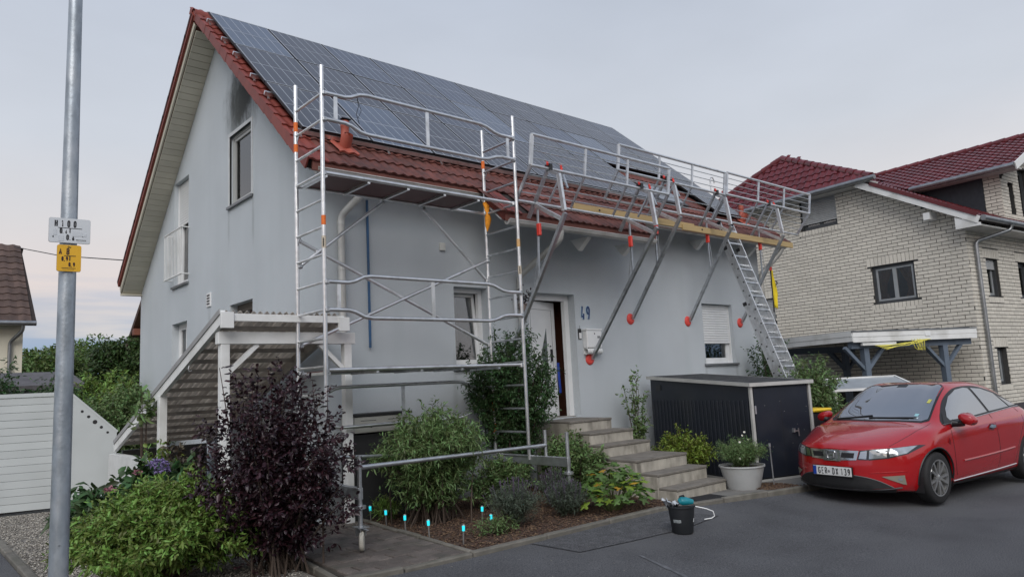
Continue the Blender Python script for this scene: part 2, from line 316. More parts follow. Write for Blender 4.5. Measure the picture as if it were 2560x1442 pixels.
# loose chips and pebbles
def chips(name, poly, n, size, flat, z, mat, rnd=1., zf=None):
    px = np.array(poly); lo_, hi_ = px.min(0), px.max(0); P = []
    from mathutils.geometry import intersect_point_tri_2d
    pts = RNG.uniform(lo_, hi_, (n*2, 2))
    inside = np.zeros(len(pts), bool); j = len(px)-1
    for i in range(len(px)):
        c = ((px[i,1] > pts[:,1]) != (px[j,1] > pts[:,1])) & (pts[:,0] < (px[j,0]-px[i,0])*(pts[:,1]-px[i,1])/(px[j,1]-px[i,1]+1e-9)+px[i,0]); inside ^= c; j = i
    pts = pts[inside][:n]; n = len(pts); s = size*RNG.uniform(.5, 1.5, n)
    base = np.array([(1,.1,0),(-.2,.6,0),(-1,0,0),(.1,-.6,0),(.2,0,.5),(0,.1,-.5)]); fs = np.array([(0,1,4),(1,2,4),(2,3,4),(3,0,4),(1,0,5),(2,1,5),(3,2,5),(0,3,5)])
    B = np.repeat(base[None], n, 0)*RNG.uniform(.7, 1.3, (n, 6, 1)); B[:,:,1] *= rnd; B[:,:,2] *= flat
    a = RNG.uniform(0, 6.28, n); t = RNG.uniform(-.5, .5, n); ca, sa, ct, st = np.cos(a)[:,None], np.sin(a)[:,None], np.cos(t)[:,None], np.sin(t)[:,None]
    X, Y, Z = B[:,:,0], B[:,:,1], B[:,:,2]; X, Z = X*ct-Z*st, X*st+Z*ct; X, Y = X*ca-Y*sa, X*sa+Y*ca
    V = np.stack([X*s[:,None]+pts[:,0:1], Y*s[:,None]+pts[:,1:2], Z*s[:,None]+z+RNG.uniform(0, .012, (n, 1))], 2).reshape(-1, 3)
    Fc = (fs[None]+(np.arange(n)*6)[:,None,None]).reshape(-1, 3)
    if zf: V[:, 2] += np.repeat([zf(*p) for p in pts], 6)
    o = fast_mesh(name, V, Fc, mat); return stuff(o)
tag(chips('mulch_chips', [(.2, -2.88), (3.0, -2.9), (3.5, -3.0), (3.5, -.1), (.25, -.1)], 9000, .022, .45, .036, M('mulch_chip', (.115, .068, .045), .9, 0, .3, 20, island=.6, hue=.02), .6), 'reddish brown bark mulch covering the flower bed', 'mulch')
tag(chips('mulch_by_tub', [(4.95, -3.36), (5.6, -3.5), (5.55, -2.95), (4.95, -2.8)], 900, .02, .45, .028, MATS['mulch_chip'], .6), 'small patch of bark mulch under the white tub', 'mulch')
tag(chips('gravel_stones', [(-3.1, -1.2), (-1.32, -2.4), (-1.32, 4.6), (-3.1, 5.0)], 15000, .016, .8, .014, M('pebble', (.30, .28, .25), .85, 0, .2, 20, island=.5, hue=.02)), 'grey brown gravel covering the strip beside the driveway', 'gravel')
tag(chips('fallen_litter', [(-.9, -3.02), (3.0, -3.04), (4.5, -5), (-1, -4.5)], 70, .007, .4, .002, M('litter', (.35, .33, .28), .9, 0, .2, 20, island=.4), zf=road_z), 'scattered pale crumbs and leaf litter on the asphalt', 'litter')
# ================================================================ the grey house
TH = .7195; CT, ST = math.cos(TH), math.sin(TH)
def rp(X, s, off=0.): return Vector((X, 3.6156-s*CT-off*ST, 8.4127-s*ST+off*CT))
def rmat(X, s, off=0.): 
    p = rp(X, s, off); return Matrix(((1,0,0,p.x),(0,CT,-ST,p.y),(0,ST,CT,p.z),(0,0,0,1)))
def stucco_mat():
    m = M('stucco', (.535, .575, .605), .9, 0, .05, 1.0, .55, 150, grain=(110, .10))
    n = m.node_tree.nodes; l = m.node_tree.links; b = n['Principled BSDF']; src = b.inputs['Base Color'].links[0].from_socket
    g = n.new('ShaderNodeNewGeometry'); s = n.new('ShaderNodeSeparateXYZ'); l.new(g.outputs['Position'], s.inputs[0])
    def blob(c, r, axis):   # soft spot centred on c
        mp = n.new('ShaderNodeMapping'); mp.vector_type = 'POINT'; mp.inputs['Scale'].default_value = tuple(1/q for q in r); mp.inputs['Location'].default_value = tuple(-c[i]/r[i] for i in range(3)); l.new(g.outputs['Position'], mp.inputs[0])
        ln = n.new('ShaderNodeVectorMath'); ln.operation = 'LENGTH'; l.new(mp.outputs[0], ln.inputs[0]); return ln.outputs['Value']
    nz = n.new('ShaderNodeTexNoise'); nz.inputs['Scale'].default_value = 2.6; nz.inputs['Detail'].default_value = 9; nz.inputs['Roughness'].default_value = .68
    mpn = n.new('ShaderNodeMapping'); mpn.inputs['Scale'].default_value = (1, 1.5, .8); l.new(g.outputs['Position'], mpn.inputs[0]); l.new(mpn.outputs[0], nz.inputs[0])
    c = src
    # faint greenish weathering streaks
    mps = n.new('ShaderNodeMapping'); mps.inputs['Scale'].default_value = (2.2, 2.2, .18); l.new(g.outputs['Position'], mps.inputs[0])
    ns = n.new('ShaderNodeTexNoise'); ns.inputs['Scale'].default_value = 1.3; ns.inputs['Detail'].default_value = 8; l.new(mps.outputs[0], ns.inputs[0])
    ms = n.new('ShaderNodeMapRange'); ms.inputs[1].default_value = .48; ms.inputs[2].default_value = .75; ms.inputs[4].default_value = .22; l.new(ns.outputs[0], ms.inputs[0])
    mx = n.new('ShaderNodeMix'); mx.data_type = 'RGBA'; l.new(ms.outputs[0], mx.inputs[0]); l.new(c, mx.inputs[6]); mx.inputs[7].default_value = (.42, .485, .50, 1)
    c = mx.outputs[2]
    # soot above the attic window
    for cen, rad, amt, colr, lo_, hi_ in (((0, 2.70, 6.68), (1, .58, .56), .97, (.03, .032, .032), 1.5, .3), ((0, 3.12, 6.55), (1, .42, .56), .88, (.06, .065, .062), 1.65, .15), ((8.56, 0, 1.45), (.05, 1, .5), .4, (.27, .30, .31), 1.5, .2), ((9.70, 0, 1.5), (.05, 1, .42), .4, (.27, .30, .31), 1.5, .2), ((2.12, 0, 1.6), (.05, 1, .5), .35, (.3, .33, .33), 1.5, .2), ((0, 2.38, 4.5), (1, .05, .5), .45, (.26, .29, .30), 1.5, .2), ((0, 3.46, 4.55), (1, .05, .4), .4, (.26, .29, .30), 1.5, .2), ((0, 4.42, 3.0), (1, .08, .35), .35, (.26, .29, .30), 1.5, .2), ((5.6, 0, .25), (5.5, 1, .35), .4, (.25, .27, .25), 1.5, .3)):
        d = blob(cen, rad, 0); q = n.new('ShaderNodeMath'); q.operation = 'MULTIPLY_ADD'; l.new(nz.outputs[0], q.inputs[0]); q.inputs[1].default_value = 1.9; 
        q2 = n.new('ShaderNodeMath'); q2.operation = 'SUBTRACT'; l.new(d, q2.inputs[0]); q2.inputs[1].default_value = .95; l.new(q2.outputs[0], q.inputs[2])
        mr = n.new('ShaderNodeMapRange'); mr.interpolation_type = 'SMOOTHSTEP'; mr.inputs[1].default_value = hi_; mr.inputs[2].default_value = lo_; mr.inputs[3].default_value = amt; mr.inputs[4].default_value = 0; l.new(q.outputs[0], mr.inputs[0])
        mx = n.new('ShaderNodeMix'); mx.data_type = 'RGBA'; l.new(mr.outputs[0], mx.inputs[0]); l.new(c, mx.inputs[6]); mx.inputs[7].default_value = (*colr, 1); c = mx.outputs[2]
    l.new(c, b.inputs['Base Color']); return m
stucco = stucco_mat()
house = thing('grey_house', 'pale grey rendered house with red tiled gable roof and number 49', 'house')
def strip_wall(mp, breaks, opens, top, z0, th):
    """wall with openings (u0,u1,z0,z1) as boxes between breaks; top(u) is the upper edge"""
    mb = MB(); bs = sorted(set(list(breaks)+[v for o in opens for v in o[:2]]))
    for a, b in zip(bs[:-1], bs[1:]):
        cuts = sorted([(o[2], o[3]) for o in opens if o[0] <= a+1e-6 and o[1] >= b-1e-6]); zs = z0
        segs = []
        for c0, c1 in cuts: segs.append((zs, zs, c0, c0)); zs = c1
        segs.append((zs, zs, top(a), top(b)))
        for za, zb, ta, tb in segs:
            q = [(a,0,za),(b,0,zb),(b,th,zb),(a,th,za),(a,0,ta),(b,0,tb),(b,th,tb),(a,th,ta)]
            mb.add([mp(*p) for p in q], [(0,3,2,1),(4,5,6,7),(0,1,5,4),(1,2,6,5),(2,3,7,6),(3,0,4,7)])
    return mb
def lbox(mp, a, b, mb=None):
    mb = mb or MB(); k = len(mb.v); mb.box(a, b); mb.v[k:] = [mp(*p) for p in mb.v[k:]]; return mb
fmap = lambda u, d, z: (u, d, z)
gmap = lambda u, d, z: (d, u, z)
HX = 10.95; HY = 9.0
fo = [(2.15, 2.80, 1.93, 3.16), (3.66, 4.76, 1.035, 3.14), (8.57, 9.69, 1.86, 3.12)]
strip_wall(fmap, [0, HX], fo, lambda u: 4.86, -.2, .30).build('front_wall', stucco, house)
RY, RZ = 3.93, 8.50
def under(y, d=.2):   # underside of the roof above the gable
    if y < RY: s = (3.6156+.079-y)/CT; return 8.4127-s*ST-.09-d/CT
    return RZ-(y-RY)*.827-d/.77
go = [(2.43, 3.41, 4.87, 6.10), (5.64, 6.55, 3.90, 6.02), (5.68, 6.62, 1.55, 3.15), (2.41, 3.40, 2.35, 3.18)]
strip_wall(gmap, [.3, RY, HY], go, lambda u: under(u), -.2, .30).build('gable_wall', stucco, house)
MB().prism([(.3, -.2), (HY, -.2), (HY, under(HY)), (RY, under(RY)), (.3, under(.3))], lambda p: (10.50, p[0], p[1]), lambda p: (10.20, p[0], p[1])).build('far_gable_wall', stucco, house)
boxp('rear_wall', (.3, HY-.3, -.2), (HX-.3, HY, under(HY)-.01), stucco, house)
boxp('plinth', (.01, -.012, -.2), (3.5, .05, .34), M('plinth_render', (.20, .21, .22), .9, 0, .2, 5, .3, 90), house)
# ---- roof base
tile_m = M('roof_tile', (.125, .040, .030), .62, 0, .35, 9, .12, 90, objrand=.25, dirt=(.06, .032, .028), dscale=5)
verge_m = M('verge_tile', (.20, .042, .030), .55, 0, .2, 7, .1, 80, objrand=.12)
under_m = M('roof_membrane', (.03, .022, .02), .9)
VX0, VX1 = -.455, 11.05; SE1, SE2 = 5.68, 6.37; S2a, S2b = 2.36, 5.82
rb = MB()
def rslab(x0, x1, s0, s1, o0, o1): 
    q = [rp(x, s, o) for o in (o0, o1) for x, s in ((x0, s0), (x1, s0), (x1, s1), (x0, s1))]
    rb.add(q, [(0,1,2,3),(7,6,5,4),(0,4,5,1),(1,5,6,2),(2,6,7,3),(3,7,4,0)])
rslab(VX0+.05, 10.52, -.42, 4.2, -.16, -.28); rslab(VX0+.051, VX1-.05, 4.2, SE1-.06, -.1605, -.2805); rslab(S2a+.04, S2b-.04, SE1-.06, SE2-.06, -.161, -.281)
roof = rb.build('roof', under_m, house)
rear = MB(); q = []
for o in (0, -.2):
    for x in (VX0+.03, 10.5): q += [(x, RY+.0, RZ+o-.02), (x, 9.0, RZ-(9.0-RY)*.827+o-.02)]
rear.add(q, [(0,1,3,2),(4,6,7,5),(0,4,5,1),(2,3,7,6),(0,2,6,4),(1,5,7,3)]); rear_roof = rear.build('rear_roof', M('rear_tiles', (.11, .04, .03), .8, 0, .3, 8, .4, 30), house)
# tile with two rolls, lower edge rounded
def tile_mesh(w=.30, ln=.42, flange=0.):
    mb = MB(); n = 12; t = .018
    prof = [(i/n*w, .022*(.5-.5*math.cos(2*math.pi*i/n*2+.9))) for i in range(n+1)]
    vs = [(x, 0, z+.030) for x, z in prof]+[(x, .03, z+.036) for x, z in prof]+[(x, ln, z+.004) for x, z in prof]+[(x, .0, z+.030-t-.006) for x, z in prof]
    k = n+1; fs = []
    for i in range(n): fs += [(i, i+1, k+i+1, k+i), (k+i, k+i+1, 2*k+i+1, 2*k+i), (3*k+i, 3*k+i+1, i+1, i)]
    mb.add(vs, fs)
    if flange: mb.add([(0, 0, .05), (0, ln-.06, .03), (0, ln-.06, -.095), (0, 0, -.11), (.022, 0, .05), (.022, ln-.06, .03), (.022, ln-.06, -.095), (.022, 0, -.11)], [(0,1,2,3),(7,6,5,4),(0,4,5,1),(1,5,6,2),(2,6,7,3),(3,7,4,0)])
    return mb
tproto = tile_mesh().build('roof_tile', tile_m, roof, smooth=True); first = [True]
def put(proto, parent, m4, flag):
    if flag[0]: flag[0] = False; proto.matrix_local = m4; return proto
    return inst(proto, parent, mat4=m4)
vproto = tile_mesh(flange=1).build('verge_tile', verge_m, roof, smooth=True); vfirst = [True]
def jit(m4): return m4 @ Matrix.Rotation(random.uniform(-.012, .012), 4, 'Z') @ Matrix.Translation((0, random.uniform(-.006, .006), random.uniform(-.003, .003)))
EXP = .345; OFF = -.16
for k in range(-2, 18):
    s = SE1-k*EXP
    if s < -.2: continue
    for i in range(40):
        x = VX0+i*.30
        if k < 0:
            if not (S2a-.01 <= x+.15 <= S2b): continue
            if i == 10: put(vproto, roof, jit(rmat(S2a, s, OFF)), vfirst); continue
            put(tproto, roof, jit(rmat(x, s, OFF)), first); continue
        if x > 10.35 and s < 4.6: continue
        if i == 0: put(vproto, roof, jit(rmat(x, s, OFF)), vfirst); continue
        hole = 7.05 < x+.15 < 9.4 and k <= 6
        if (k <= 3 or i <= 2 or i >= 36 or hole) and not (hole and 7.52 < x+.15 < 8.55 and 2 <= k <= 4 and 3.75 < s < 4.85): put(tproto, roof, jit(rmat(x, s, OFF)), first)
# ridge caps
capm = MB(); n = 10
for i, x in enumerate((0, .40)):
    rr = .125 if i == 0 else .105
    for j in range(n+1): a = math.pi*(j/n)*1.16-.25; capm.v.append((x, rr*math.cos(a), rr*math.sin(a)*.95))
capm.f = [(j, j+1, n+2+j, n+1+j) for j in range(n)]
cap = capm.build('ridge_tile', verge_m, roof, smooth=True)
x = VX0-.02; fl = [True]
while x < 10.2:
    put(cap, roof, Matrix.Translation((x, RY-.01, RZ-.07)) @ Matrix.Rotation(random.uniform(-.01, .01), 4, 'X'), fl); x += .375
# verge of the rear slope: thin dark tile edge and cream barge strip
mb = MB(); mb.bar((VX0+.0, RY+.02, RZ-.03), (VX0+.0, 9.02, RZ-(9.02-RY)*.827-.03), .05, .13); mb.build('rear_verge', verge_m, house)
mb = MB()
for k in range(15):
    t = k/15; y0 = RY+.05+t*5.0; z0 = RZ-(y0-RY)*.827; mb.bar((VX0-.02, y0, z0+.03), (VX0-.02, y0+.37, z0+.03-.37*.827-.012), .03, .06)
mb.build('rear_verge_tiles', M('dark_tile_edge', (.075, .03, .028), .75, 0, .2), house)
cream = M('cream_soffit', (.58, .55, .46), .55, 0, .1, 2, objrand=.05)
mb = MB(); mb.bar((VX0+.035, RY+.05, RZ-.19), (VX0+.035, 9.0, RZ-(9.0-RY)*.827-.17), .03, .12); mb.build('barge_board', cream, house)
# soffit boards under the gable overhang (rear slope visible, front slope mostly hidden)
soffit = MB().bar((VX0+.22, RY+.05, RZ-.235), (VX0+.22, 8.98, RZ-(8.98-RY)*.827-.235), .34, .01).build('soffit', under_m, house)
ang = math.atan(.827); nb = 46; Ls = 5.0/math.cos(ang); bw = Ls/nb
bproto = MB().box((VX0+.06, -bw/2+.004, -.012), (-.002, bw/2-.004, .006)).build('soffit_board', cream, soffit, bevel=.003); fl = [True]
for k in range(nb):
    y = RY+.06+(k+.5)*5.0/nb; put(bproto, soffit, Matrix.Translation((0, y, RZ-(y-RY)*.827-.256)) @ Matrix.Rotation(-ang, 4, 'X'), fl)
mb = MB(); mb.add([rp(x, s, o) for o in (-.285, -.30) for x, s in ((VX0+.05, -.3), (-.002, -.3), (-.002, SE1-.1), (VX0+.05, SE1-.1))], [(0,1,2,3),(7,6,5,4),(0,4,5,1),(1,5,6,2),(2,6,7,3),(3,7,4,0)]); mb.build('front_verge_soffit', cream, house)
boxp('rear_eave_board', (VX0+.04, 9.003, 4.02), (VX1-.05, 9.05, 4.22), cream, house); boxp('rear_eave_soffit', (VX0+.05, 8.90, 4.02), (-.003, 9.002, 4.05), cream, house)
# white eave soffit and fascia on the street side
def esoff(x0, x1, se): 
    a = rp(0, se-.05, -.30); return [(x0, a.y, a.z), (x1, a.y, a.z), (x1, 0.0, a.z+.0), (x0, 0., a.z)]
for nm, x0, x1, se in (('eave_soffit', VX0+.08, S2a, SE1), ('porch_soffit', S2a, S2b, SE2), ('eave_soffit', S2b, VX1-.1, SE1)):
    mb = MB(); p0 = rp(0, se-.06, -.285); p1 = rp(0, 4.75, -.285)
    mb.add([(x, p.y, p.z+dz) for dz in (0, -.016) for x, p in ((x0, p0), (x1, p0), (x1, p1), (x0, p1))], [(0,1,2,3),(7,6,5,4),(0,4,5,1),(1,5,6,2),(2,6,7,3),(3,7,4,0)]); mb.build(nm, white, house)
    pt_ = rp(0, se-.06, -.16); boxp('fascia_board', (x0, pt_.y-.035, p0.z-.05), (x1, pt_.y-.008, pt_.z+.004), M('eave_board', (.17, .06, .045), .7, 0, .2), house)
# gutters
gut_m = M('gutter_cream', (.52, .52, .50), .42, .2, .12, 4, dirt=(.3, .29, .26), dscale=3)
def gutter(x0, x1, yl, zl):
    mb = MB(); r = .066; n = 9; cy, cz = yl+r, zl-.012
    for rr in (r, r-.006):
        for x in (x0, x1):
            for j in range(n+1): a = math.pi+math.pi*j/n; mb.v.append((x, cy+rr*math.cos(a), cz+rr*math.sin(a)))
    k = n+1; 
    for j in range(n): mb.f += [(j, j+1, k+j+1, k+j), (2*k+j, 3*k+j, 3*k+j+1, 2*k+j+1)]
    mb.f += [(0, k, 3*k, 2*k), (k-1, 3*k-1, 4*k-1, 2*k-1)]
    mb.tube([(x0, yl, zl-.006), (x1, yl, zl-.006)], .011, 8)
    g = mb.build('gutter', gut_m, house, smooth=True)
    for x in (x0, x1): 
        MB().prism([(cy+r*math.cos(math.pi+math.pi*j/8), cz+r*math.sin(math.pi+math.pi*j/8)) for j in range(9)], lambda p: (x-.002, *p), lambda p: (x+.002, *p)).build('end_cap', gut_m, g)
    x = x0+.35
    while x < x1: boxp('gutter_bracket', (x-.012, yl-.004, zl-.012), (x+.012, yl+.14, zl+.004), gut_m, g); x += .72
    return g
gutter(-.30, 2.34, -.55, 4.497); gutter(2.40, 5.80, -1.096, 4.018); gutter(5.86, 11.35, -.55, 4.497)
def pipe(pts, r=.05):
    o = MB().tube(pts, r, 14).build('downpipe', gut_m, house, smooth=True); return o
def bend(*pts):   # round the corners
    out = [Vector(pts[0])]
    for a, b, c in zip(pts[:-2], pts[1:-1], pts[2:]):
        a, b, c = Vector(a), Vector(b), Vector(c); d0 = (a-b).normalized()*.09; d1 = (c-b).normalized()*.09
        for t in (0, .33, .66, 1): out.append((1-t)**2*(b+d0)+2*t*(1-t)*b+t*t*(b+d1))
    return out+[Vector(pts[-1])]
def collars(o, ps):
    for p in ps: MB().tube([(p[0], p[1], p[2]-.03), (p[0], p[1], p[2]+.03)], .056, 14).build('pipe_collar', gut_m, o, smooth=True)
collars(pipe(bend((.47, -.48, 4.44), (.47, -.45, 4.36), (.25, -.075, 4.02), (.25, -.075, 2.40))), [(.25, -.075, 3.3), (.25, -.075, 3.92)])
collars(pipe(bend((3.50, -1.03, 3.97), (3.50, -1.0, 3.82), (3.44, -.075, 3.38), (3.44, -.075, .05))), [(3.44, -.075, 2.6)])
collars(pipe(bend((11.25, -.48, 4.44), (11.2, -.42, 4.3), (10.86, -.10, 3.85), (10.86, -.10, .05)), .055), [(10.86, -.10, 2.6)])
for x, y0 in ((4.25, -.98), (5.35, -.98), (8.35, -.44), (10.3, -.44)):
    zz = 4.02 if y0 < -.6 else 4.47
    MB().prism([(y0+.05, zz-.07), (y0+.45, zz-.06), (y0+.28, zz-.26)], lambda p: (x-.05, *p), lambda p: (x+.05, *p)).build('rafter_end', white, house)
# ---- windows
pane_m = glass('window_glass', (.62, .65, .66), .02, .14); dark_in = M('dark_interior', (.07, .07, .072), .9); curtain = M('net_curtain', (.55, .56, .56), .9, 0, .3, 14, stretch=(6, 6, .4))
sillm = M('grey_metal_sill', (.22, .23, .24), .5, .5, .15)
def window(parent, mp, u0, u1, z0, z1, fm, dep=.14, lights=1, shutter=0., sill=True, tilt=0., cur=0., fw=.07, slat=.052, shm=None, sillmat=None, name='window', sashm=None):
    mb = MB()
    for a, b in (((u0, dep, z0), (u0+fw, dep+.07, z1)), ((u1-fw, dep, z0), (u1, dep+.07, z1)), ((u0+fw, dep, z0), (u1-fw, dep+.07, z0+fw)), ((u0+fw, dep, z1-fw), (u1-fw, dep+.07, z1))): lbox(mp, a, b, mb)
    wd = (u1-u0-2*fw)/lights
    wo = mb.build(name, fm, parent)
    for k in range(lights):
        a = u0+fw+k*wd; b = a+wd; s = .05; sm = MB(); zz0, zz1 = z0+fw, z1-fw
        tmap = mp
        if tilt: tmap = lambda u, d, z: mp(u, d+(z-zz0)*tilt, z)
        for q0, q1 in (((a, dep+.012, zz0), (a+s, dep+.075, zz1)), ((b-s, dep+.012, zz0), (b, dep+.075, zz1)), ((a+s, dep+.012, zz0), (b-s, dep+.075, zz0+s)), ((a+s, dep+.012, zz1-s), (b-s, dep+.075, zz1))): lbox(tmap, q0, q1, sm)
        sm.build('sash', sashm or fm, wo); lbox(tmap, (a+s, dep+.035, zz0+s), (b-s, dep+.041, zz1-s)).build('pane', pane_m, wo)
    if cur: lbox(mp, (u0+fw, dep+.16, z0+fw), (u0+fw+(u1-u0-2*fw)*cur, dep+.165, z1-fw)).build('curtain', curtain, wo)
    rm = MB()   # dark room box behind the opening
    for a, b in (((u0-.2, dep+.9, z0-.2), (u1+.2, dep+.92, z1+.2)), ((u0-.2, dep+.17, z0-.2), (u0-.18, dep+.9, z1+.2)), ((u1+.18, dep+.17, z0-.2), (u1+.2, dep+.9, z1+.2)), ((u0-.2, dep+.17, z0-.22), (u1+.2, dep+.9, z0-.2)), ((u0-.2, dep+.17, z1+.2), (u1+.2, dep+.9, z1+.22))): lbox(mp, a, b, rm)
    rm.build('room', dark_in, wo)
    if shutter:
        zt = z1-.01; zb = z1-(z1-z0)*shutter; z = zt; k = 0; pr = None
        while z > zb+.01:
            d0 = dep-.045
            vs = [(u0+.02, d0+.012, z), (u1-.02, d0+.012, z), (u1-.02, d0, z-slat*.35), (u0+.02, d0, z-slat*.35), (u1-.02, d0+.002, z-slat*.8), (u0+.02, d0+.002, z-slat*.8), (u1-.02, d0+.012, z-slat*.97), (u0+.02, d0+.012, z-slat*.97), (u1-.02, d0+.02, z), (u0+.02, d0+.02, z), (u1-.02, d0+.02, z-slat), (u0+.02, d0+.02, z-slat)]
            MB().add([mp(*v) for v in vs], [(0,1,2,3),(3,2,4,5),(5,4,6,7),(0,9,8,1),(7,6,10,11),(9,11,10,8)]).build('shutter_slat', shm or upvc, wo); z -= slat
        for u in (u0, u1-.025): lbox(mp, (u, dep-.055, z0+.0), (u+.025, dep-.004, z1)).build('shutter_rail', fm, wo)
    if sill: lbox(mp, (u0-.06, -.045, z0-.045), (u1+.06, dep+.01, z0-.004)).build('sill', sillmat or sillm, wo)
    return wo
w1 = window(house, fmap, 2.15, 2.80, 1.93, 3.16, upvc, .15, tilt=.09, cur=.0)
w1['label'] = 'tilted white window beside the dark shrub'
window(house, fmap, 8.57, 9.69, 1.86, 3.12, upvc, .14, shutter=.66)['label'] = 'white window with its roller shutter mostly down'
wA = window(house, gmap, 2.43, 3.41, 4.87, 6.10, M('grey_frame', (.42, .43, .42), .4, 0, .05), .05, lights=1, fw=.045); wA['label'] = 'attic window below the soot stain'
fr = MB()
for a, b in (((2.37, -.012, 4.83), (2.43, .03, 6.16)), ((3.41, -.012, 4.83), (3.47, .03, 6.16)), ((2.43, -.012, 6.10), (3.41, .03, 6.16))): lbox(gmap, a, b, fr)
fr.build('window_surround', M('pale_surround', (.55, .57, .58), .7), wA)
window(house, gmap, 5.64, 6.55, 3.90, 6.02, upvc, .13, shutter=.42)['label'] = 'balcony window with half lowered shutter'
window(house, gmap, 5.68, 6.62, 1.55, 3.15, upvc, .13, lights=2)
window(house, gmap, 2.41, 3.40, 2.35, 3.18, M('brown_frame', (.12, .10, .08), .5), .13)
# french balcony railing
rl = MB().tube([(-.14, 5.52, 4.95), (-.14, 6.72, 4.95)], .016, 8); rl2 = MB().tube([(-.14, 5.52, 4.04), (-.14, 6.72, 4.04)], .016, 8)
for y in (5.58, 6.66):
    rl.tube([(-.14, y, 4.95), (.01, y, 4.95)], .012, 6); rl2.tube([(-.14, y, 4.04), (.01, y, 4.04)], .012, 6)
rail = rl.build('balcony_railing', white, house); rl2.build('lower_rail', white, rail); bb = MB().tube([(-.14, 0, 4.04), (-.14, 0, 4.95)], .008, 6).build('baluster', white, rail); 
for k in range(13):
    o = bb if k == 0 else inst(bb, rail); o.location = (0, 5.55+k*1.14/12, 0)
vent = boxp('wall_vent', (-.02, 4.32, 3.27), (0.01, 4.52, 3.52), upvc, house, .004)
for k in range(4): boxp('vent_slot', (-.024, 4.35, 3.31+k*.05), (-.019, 4.49, 3.335+k*.05), black, vent)
# ---- door
dfr = MB()
for a, b in (((3.66, .16, 1.035), (3.76, .24, 3.14)), ((4.66, .16, 1.035), (4.76, .24, 3.14)), ((3.76, .16, 3.04), (4.66, .24, 3.14))): dfr.box(a, b)
door = dfr.build('front_door', upvc, house)
hall = MB(); hall.box((3.3, 1.6, 1.0), (5.2, 1.62, 3.3)).box((4.90, .30, 1.0), (4.92, 1.6, 3.3)).box((3.4, .30, 1.0), (3.42, 1.6, 3.3)).box((3.42, .30, 3.2), (4.9, 1.6, 3.22)); hall.build('hall_wall', M('hall_brown', (.10, .035, .02), .7, 0, .2, 3), door)
boxp('hall_cabinet', (4.4, .9, 1.04), (4.88, 1.5, 1.9), M('hall_wood', (.30, .11, .035), .5, 0, .2, 6, stretch=(1, 1, 6)), door)
boxp('threshold', (3.68, .1, 1.0), (4.74, .32, 1.05), conc, door)
lm = Matrix.Translation((3.77, .17, 1.05)) @ Matrix.Rotation(R(14), 4, 'Z')
leaf = boxp('leaf', (0, 0, 0), (.88, .07, 1.98), upvc, door, .006); leaf.matrix_local = lm
gr = MB()
for a, b in (((.10, -.004, .14), (.106, .002, 1.84)), ((.76, -.004, .14), (.766, .002, 1.84)), ((.10, -.004, 1.836), (.766, .002, 1.842))): gr.box(a, b)
gr.build('panel_groove', M('groove', (.25, .25, .25), .6), leaf)
MB().prism([(.58, 1.52), (.60, .35), (.36, 1.02), (.40, .75)][:1]+[(.60, .35), (.50, .55), (.40, 1.08)], lambda p: (p[0], -.005, p[1]), lambda p: (p[0], .001, p[1])).build('door_glass', M('door_glass', (.10, .12, .12), .15), leaf)
MB().box((.685, -.035, .95), (.71, -.0, 1.16)).box((.69, -.012, 1.2), (.705, -.0, 1.225)).build('door_handle', M('dark_metal', (.05, .05, .055), .35, .8), leaf)
rib = MB(); pts = [(.87, -.02, .92), (.86, -.03, .78), (.83, -.05, .66), (.86, -.04, .52), (.88, -.03, .40)]
for w_ in (0, .03): rib.tube([(p[0]+w_, p[1], p[2]) for p in pts], .014, 6)
rib.build('ribbon', M('blue_ribbon', (.02, .06, .36), .5), leaf, smooth=True)
# house number, bell, junction box
blue = M('blue_enamel', (.012, .04, .14), .35)
num = strokes('house_number', [('a4', 4.955, 2.71), ('a9', 5.085, 2.71)], .23, .62, .030, M('number_outline', (.42, .58, .68), .5), house, -.006, .005); num['label'] = 'blue house number 49'
strokes('digits', [('a4', 4.955, 2.71), ('a9', 5.085, 2.71)], .23, .62, .020, blue, num, -.012, .005)
boxp('junction_box', (1.91, -.035, 3.69), (2.01, .0, 3.81), M('old_white', (.62, .62, .58), .6), house, .006)
bell = boxp('doorbell', (4.80, -.02, 2.36), (4.875, 0, 2.54), black, house, .004); boxp('bell_plate', (4.81, -.026, 2.37), (4.865, -.02, 2.47), upvc, bell)
MB().tube([(4.845, -.01, 2.54), (4.84, -.012, 2.60)], .003, 6).build('bell_wire', black, bell)
# skylight
sk_o = boxp('skylight', (0, 0, 0), (.98, .86, .07), M('dark_flashing', (.05, .05, .055), .5, .3), roof, .01); sk_o.matrix_local = rmat(7.54, 4.78, -.13)
boxp('skylight_glass', (.07, .07, .07), (.91, .79, .076), glass('skylight_glass', (.05, .06, .06), .03, .45), sk_o)
boxp('skylight_backing', (.06, .06, .0602), (.92, .80, .0655), M('pale_blind', (.45, .5, .5), .8), sk_o)
# vent pipes
terra = M('terracotta', (.36, .085, .055), .55, 0, .12, 8)
for x, s in ((.28, 5.16), (10.35, 5.0)):
    p = rp(x, s, -.13); mb = MB()
    mb.lathe([(.058, .1), (.066, .12), (.066, .22), (.056, .24), (.056, .38), (.062, .39), (.062, .41), (.056, .42), (.060, .44), (.060, .46), (.045, .48), (.0, .48)], (p.x, p.y, p.z-.06), 18)
    vp = mb.build('vent_pipe', terra, roof, smooth=True)
    base = MB(); base.lathe([(.085, -.02), (.075, .12), (.062, .2)], (0, .05, .03), 14); q_ = tile_mesh(.30, .42); base.add(q_.v and [(a-.16, b-.16, c+.014) for a, b, c in q_.v], q_.f)
    bo = base.build('vent_base', terra, vp, smooth=True); bo.matrix_local = rmat(x, s, -.14)
    boxp('vent_cap_rim', (p.x-.07, p.y-.07, p.z+.43), (p.x+.07, p.y+.07, p.z+.435), black, vp, .001)
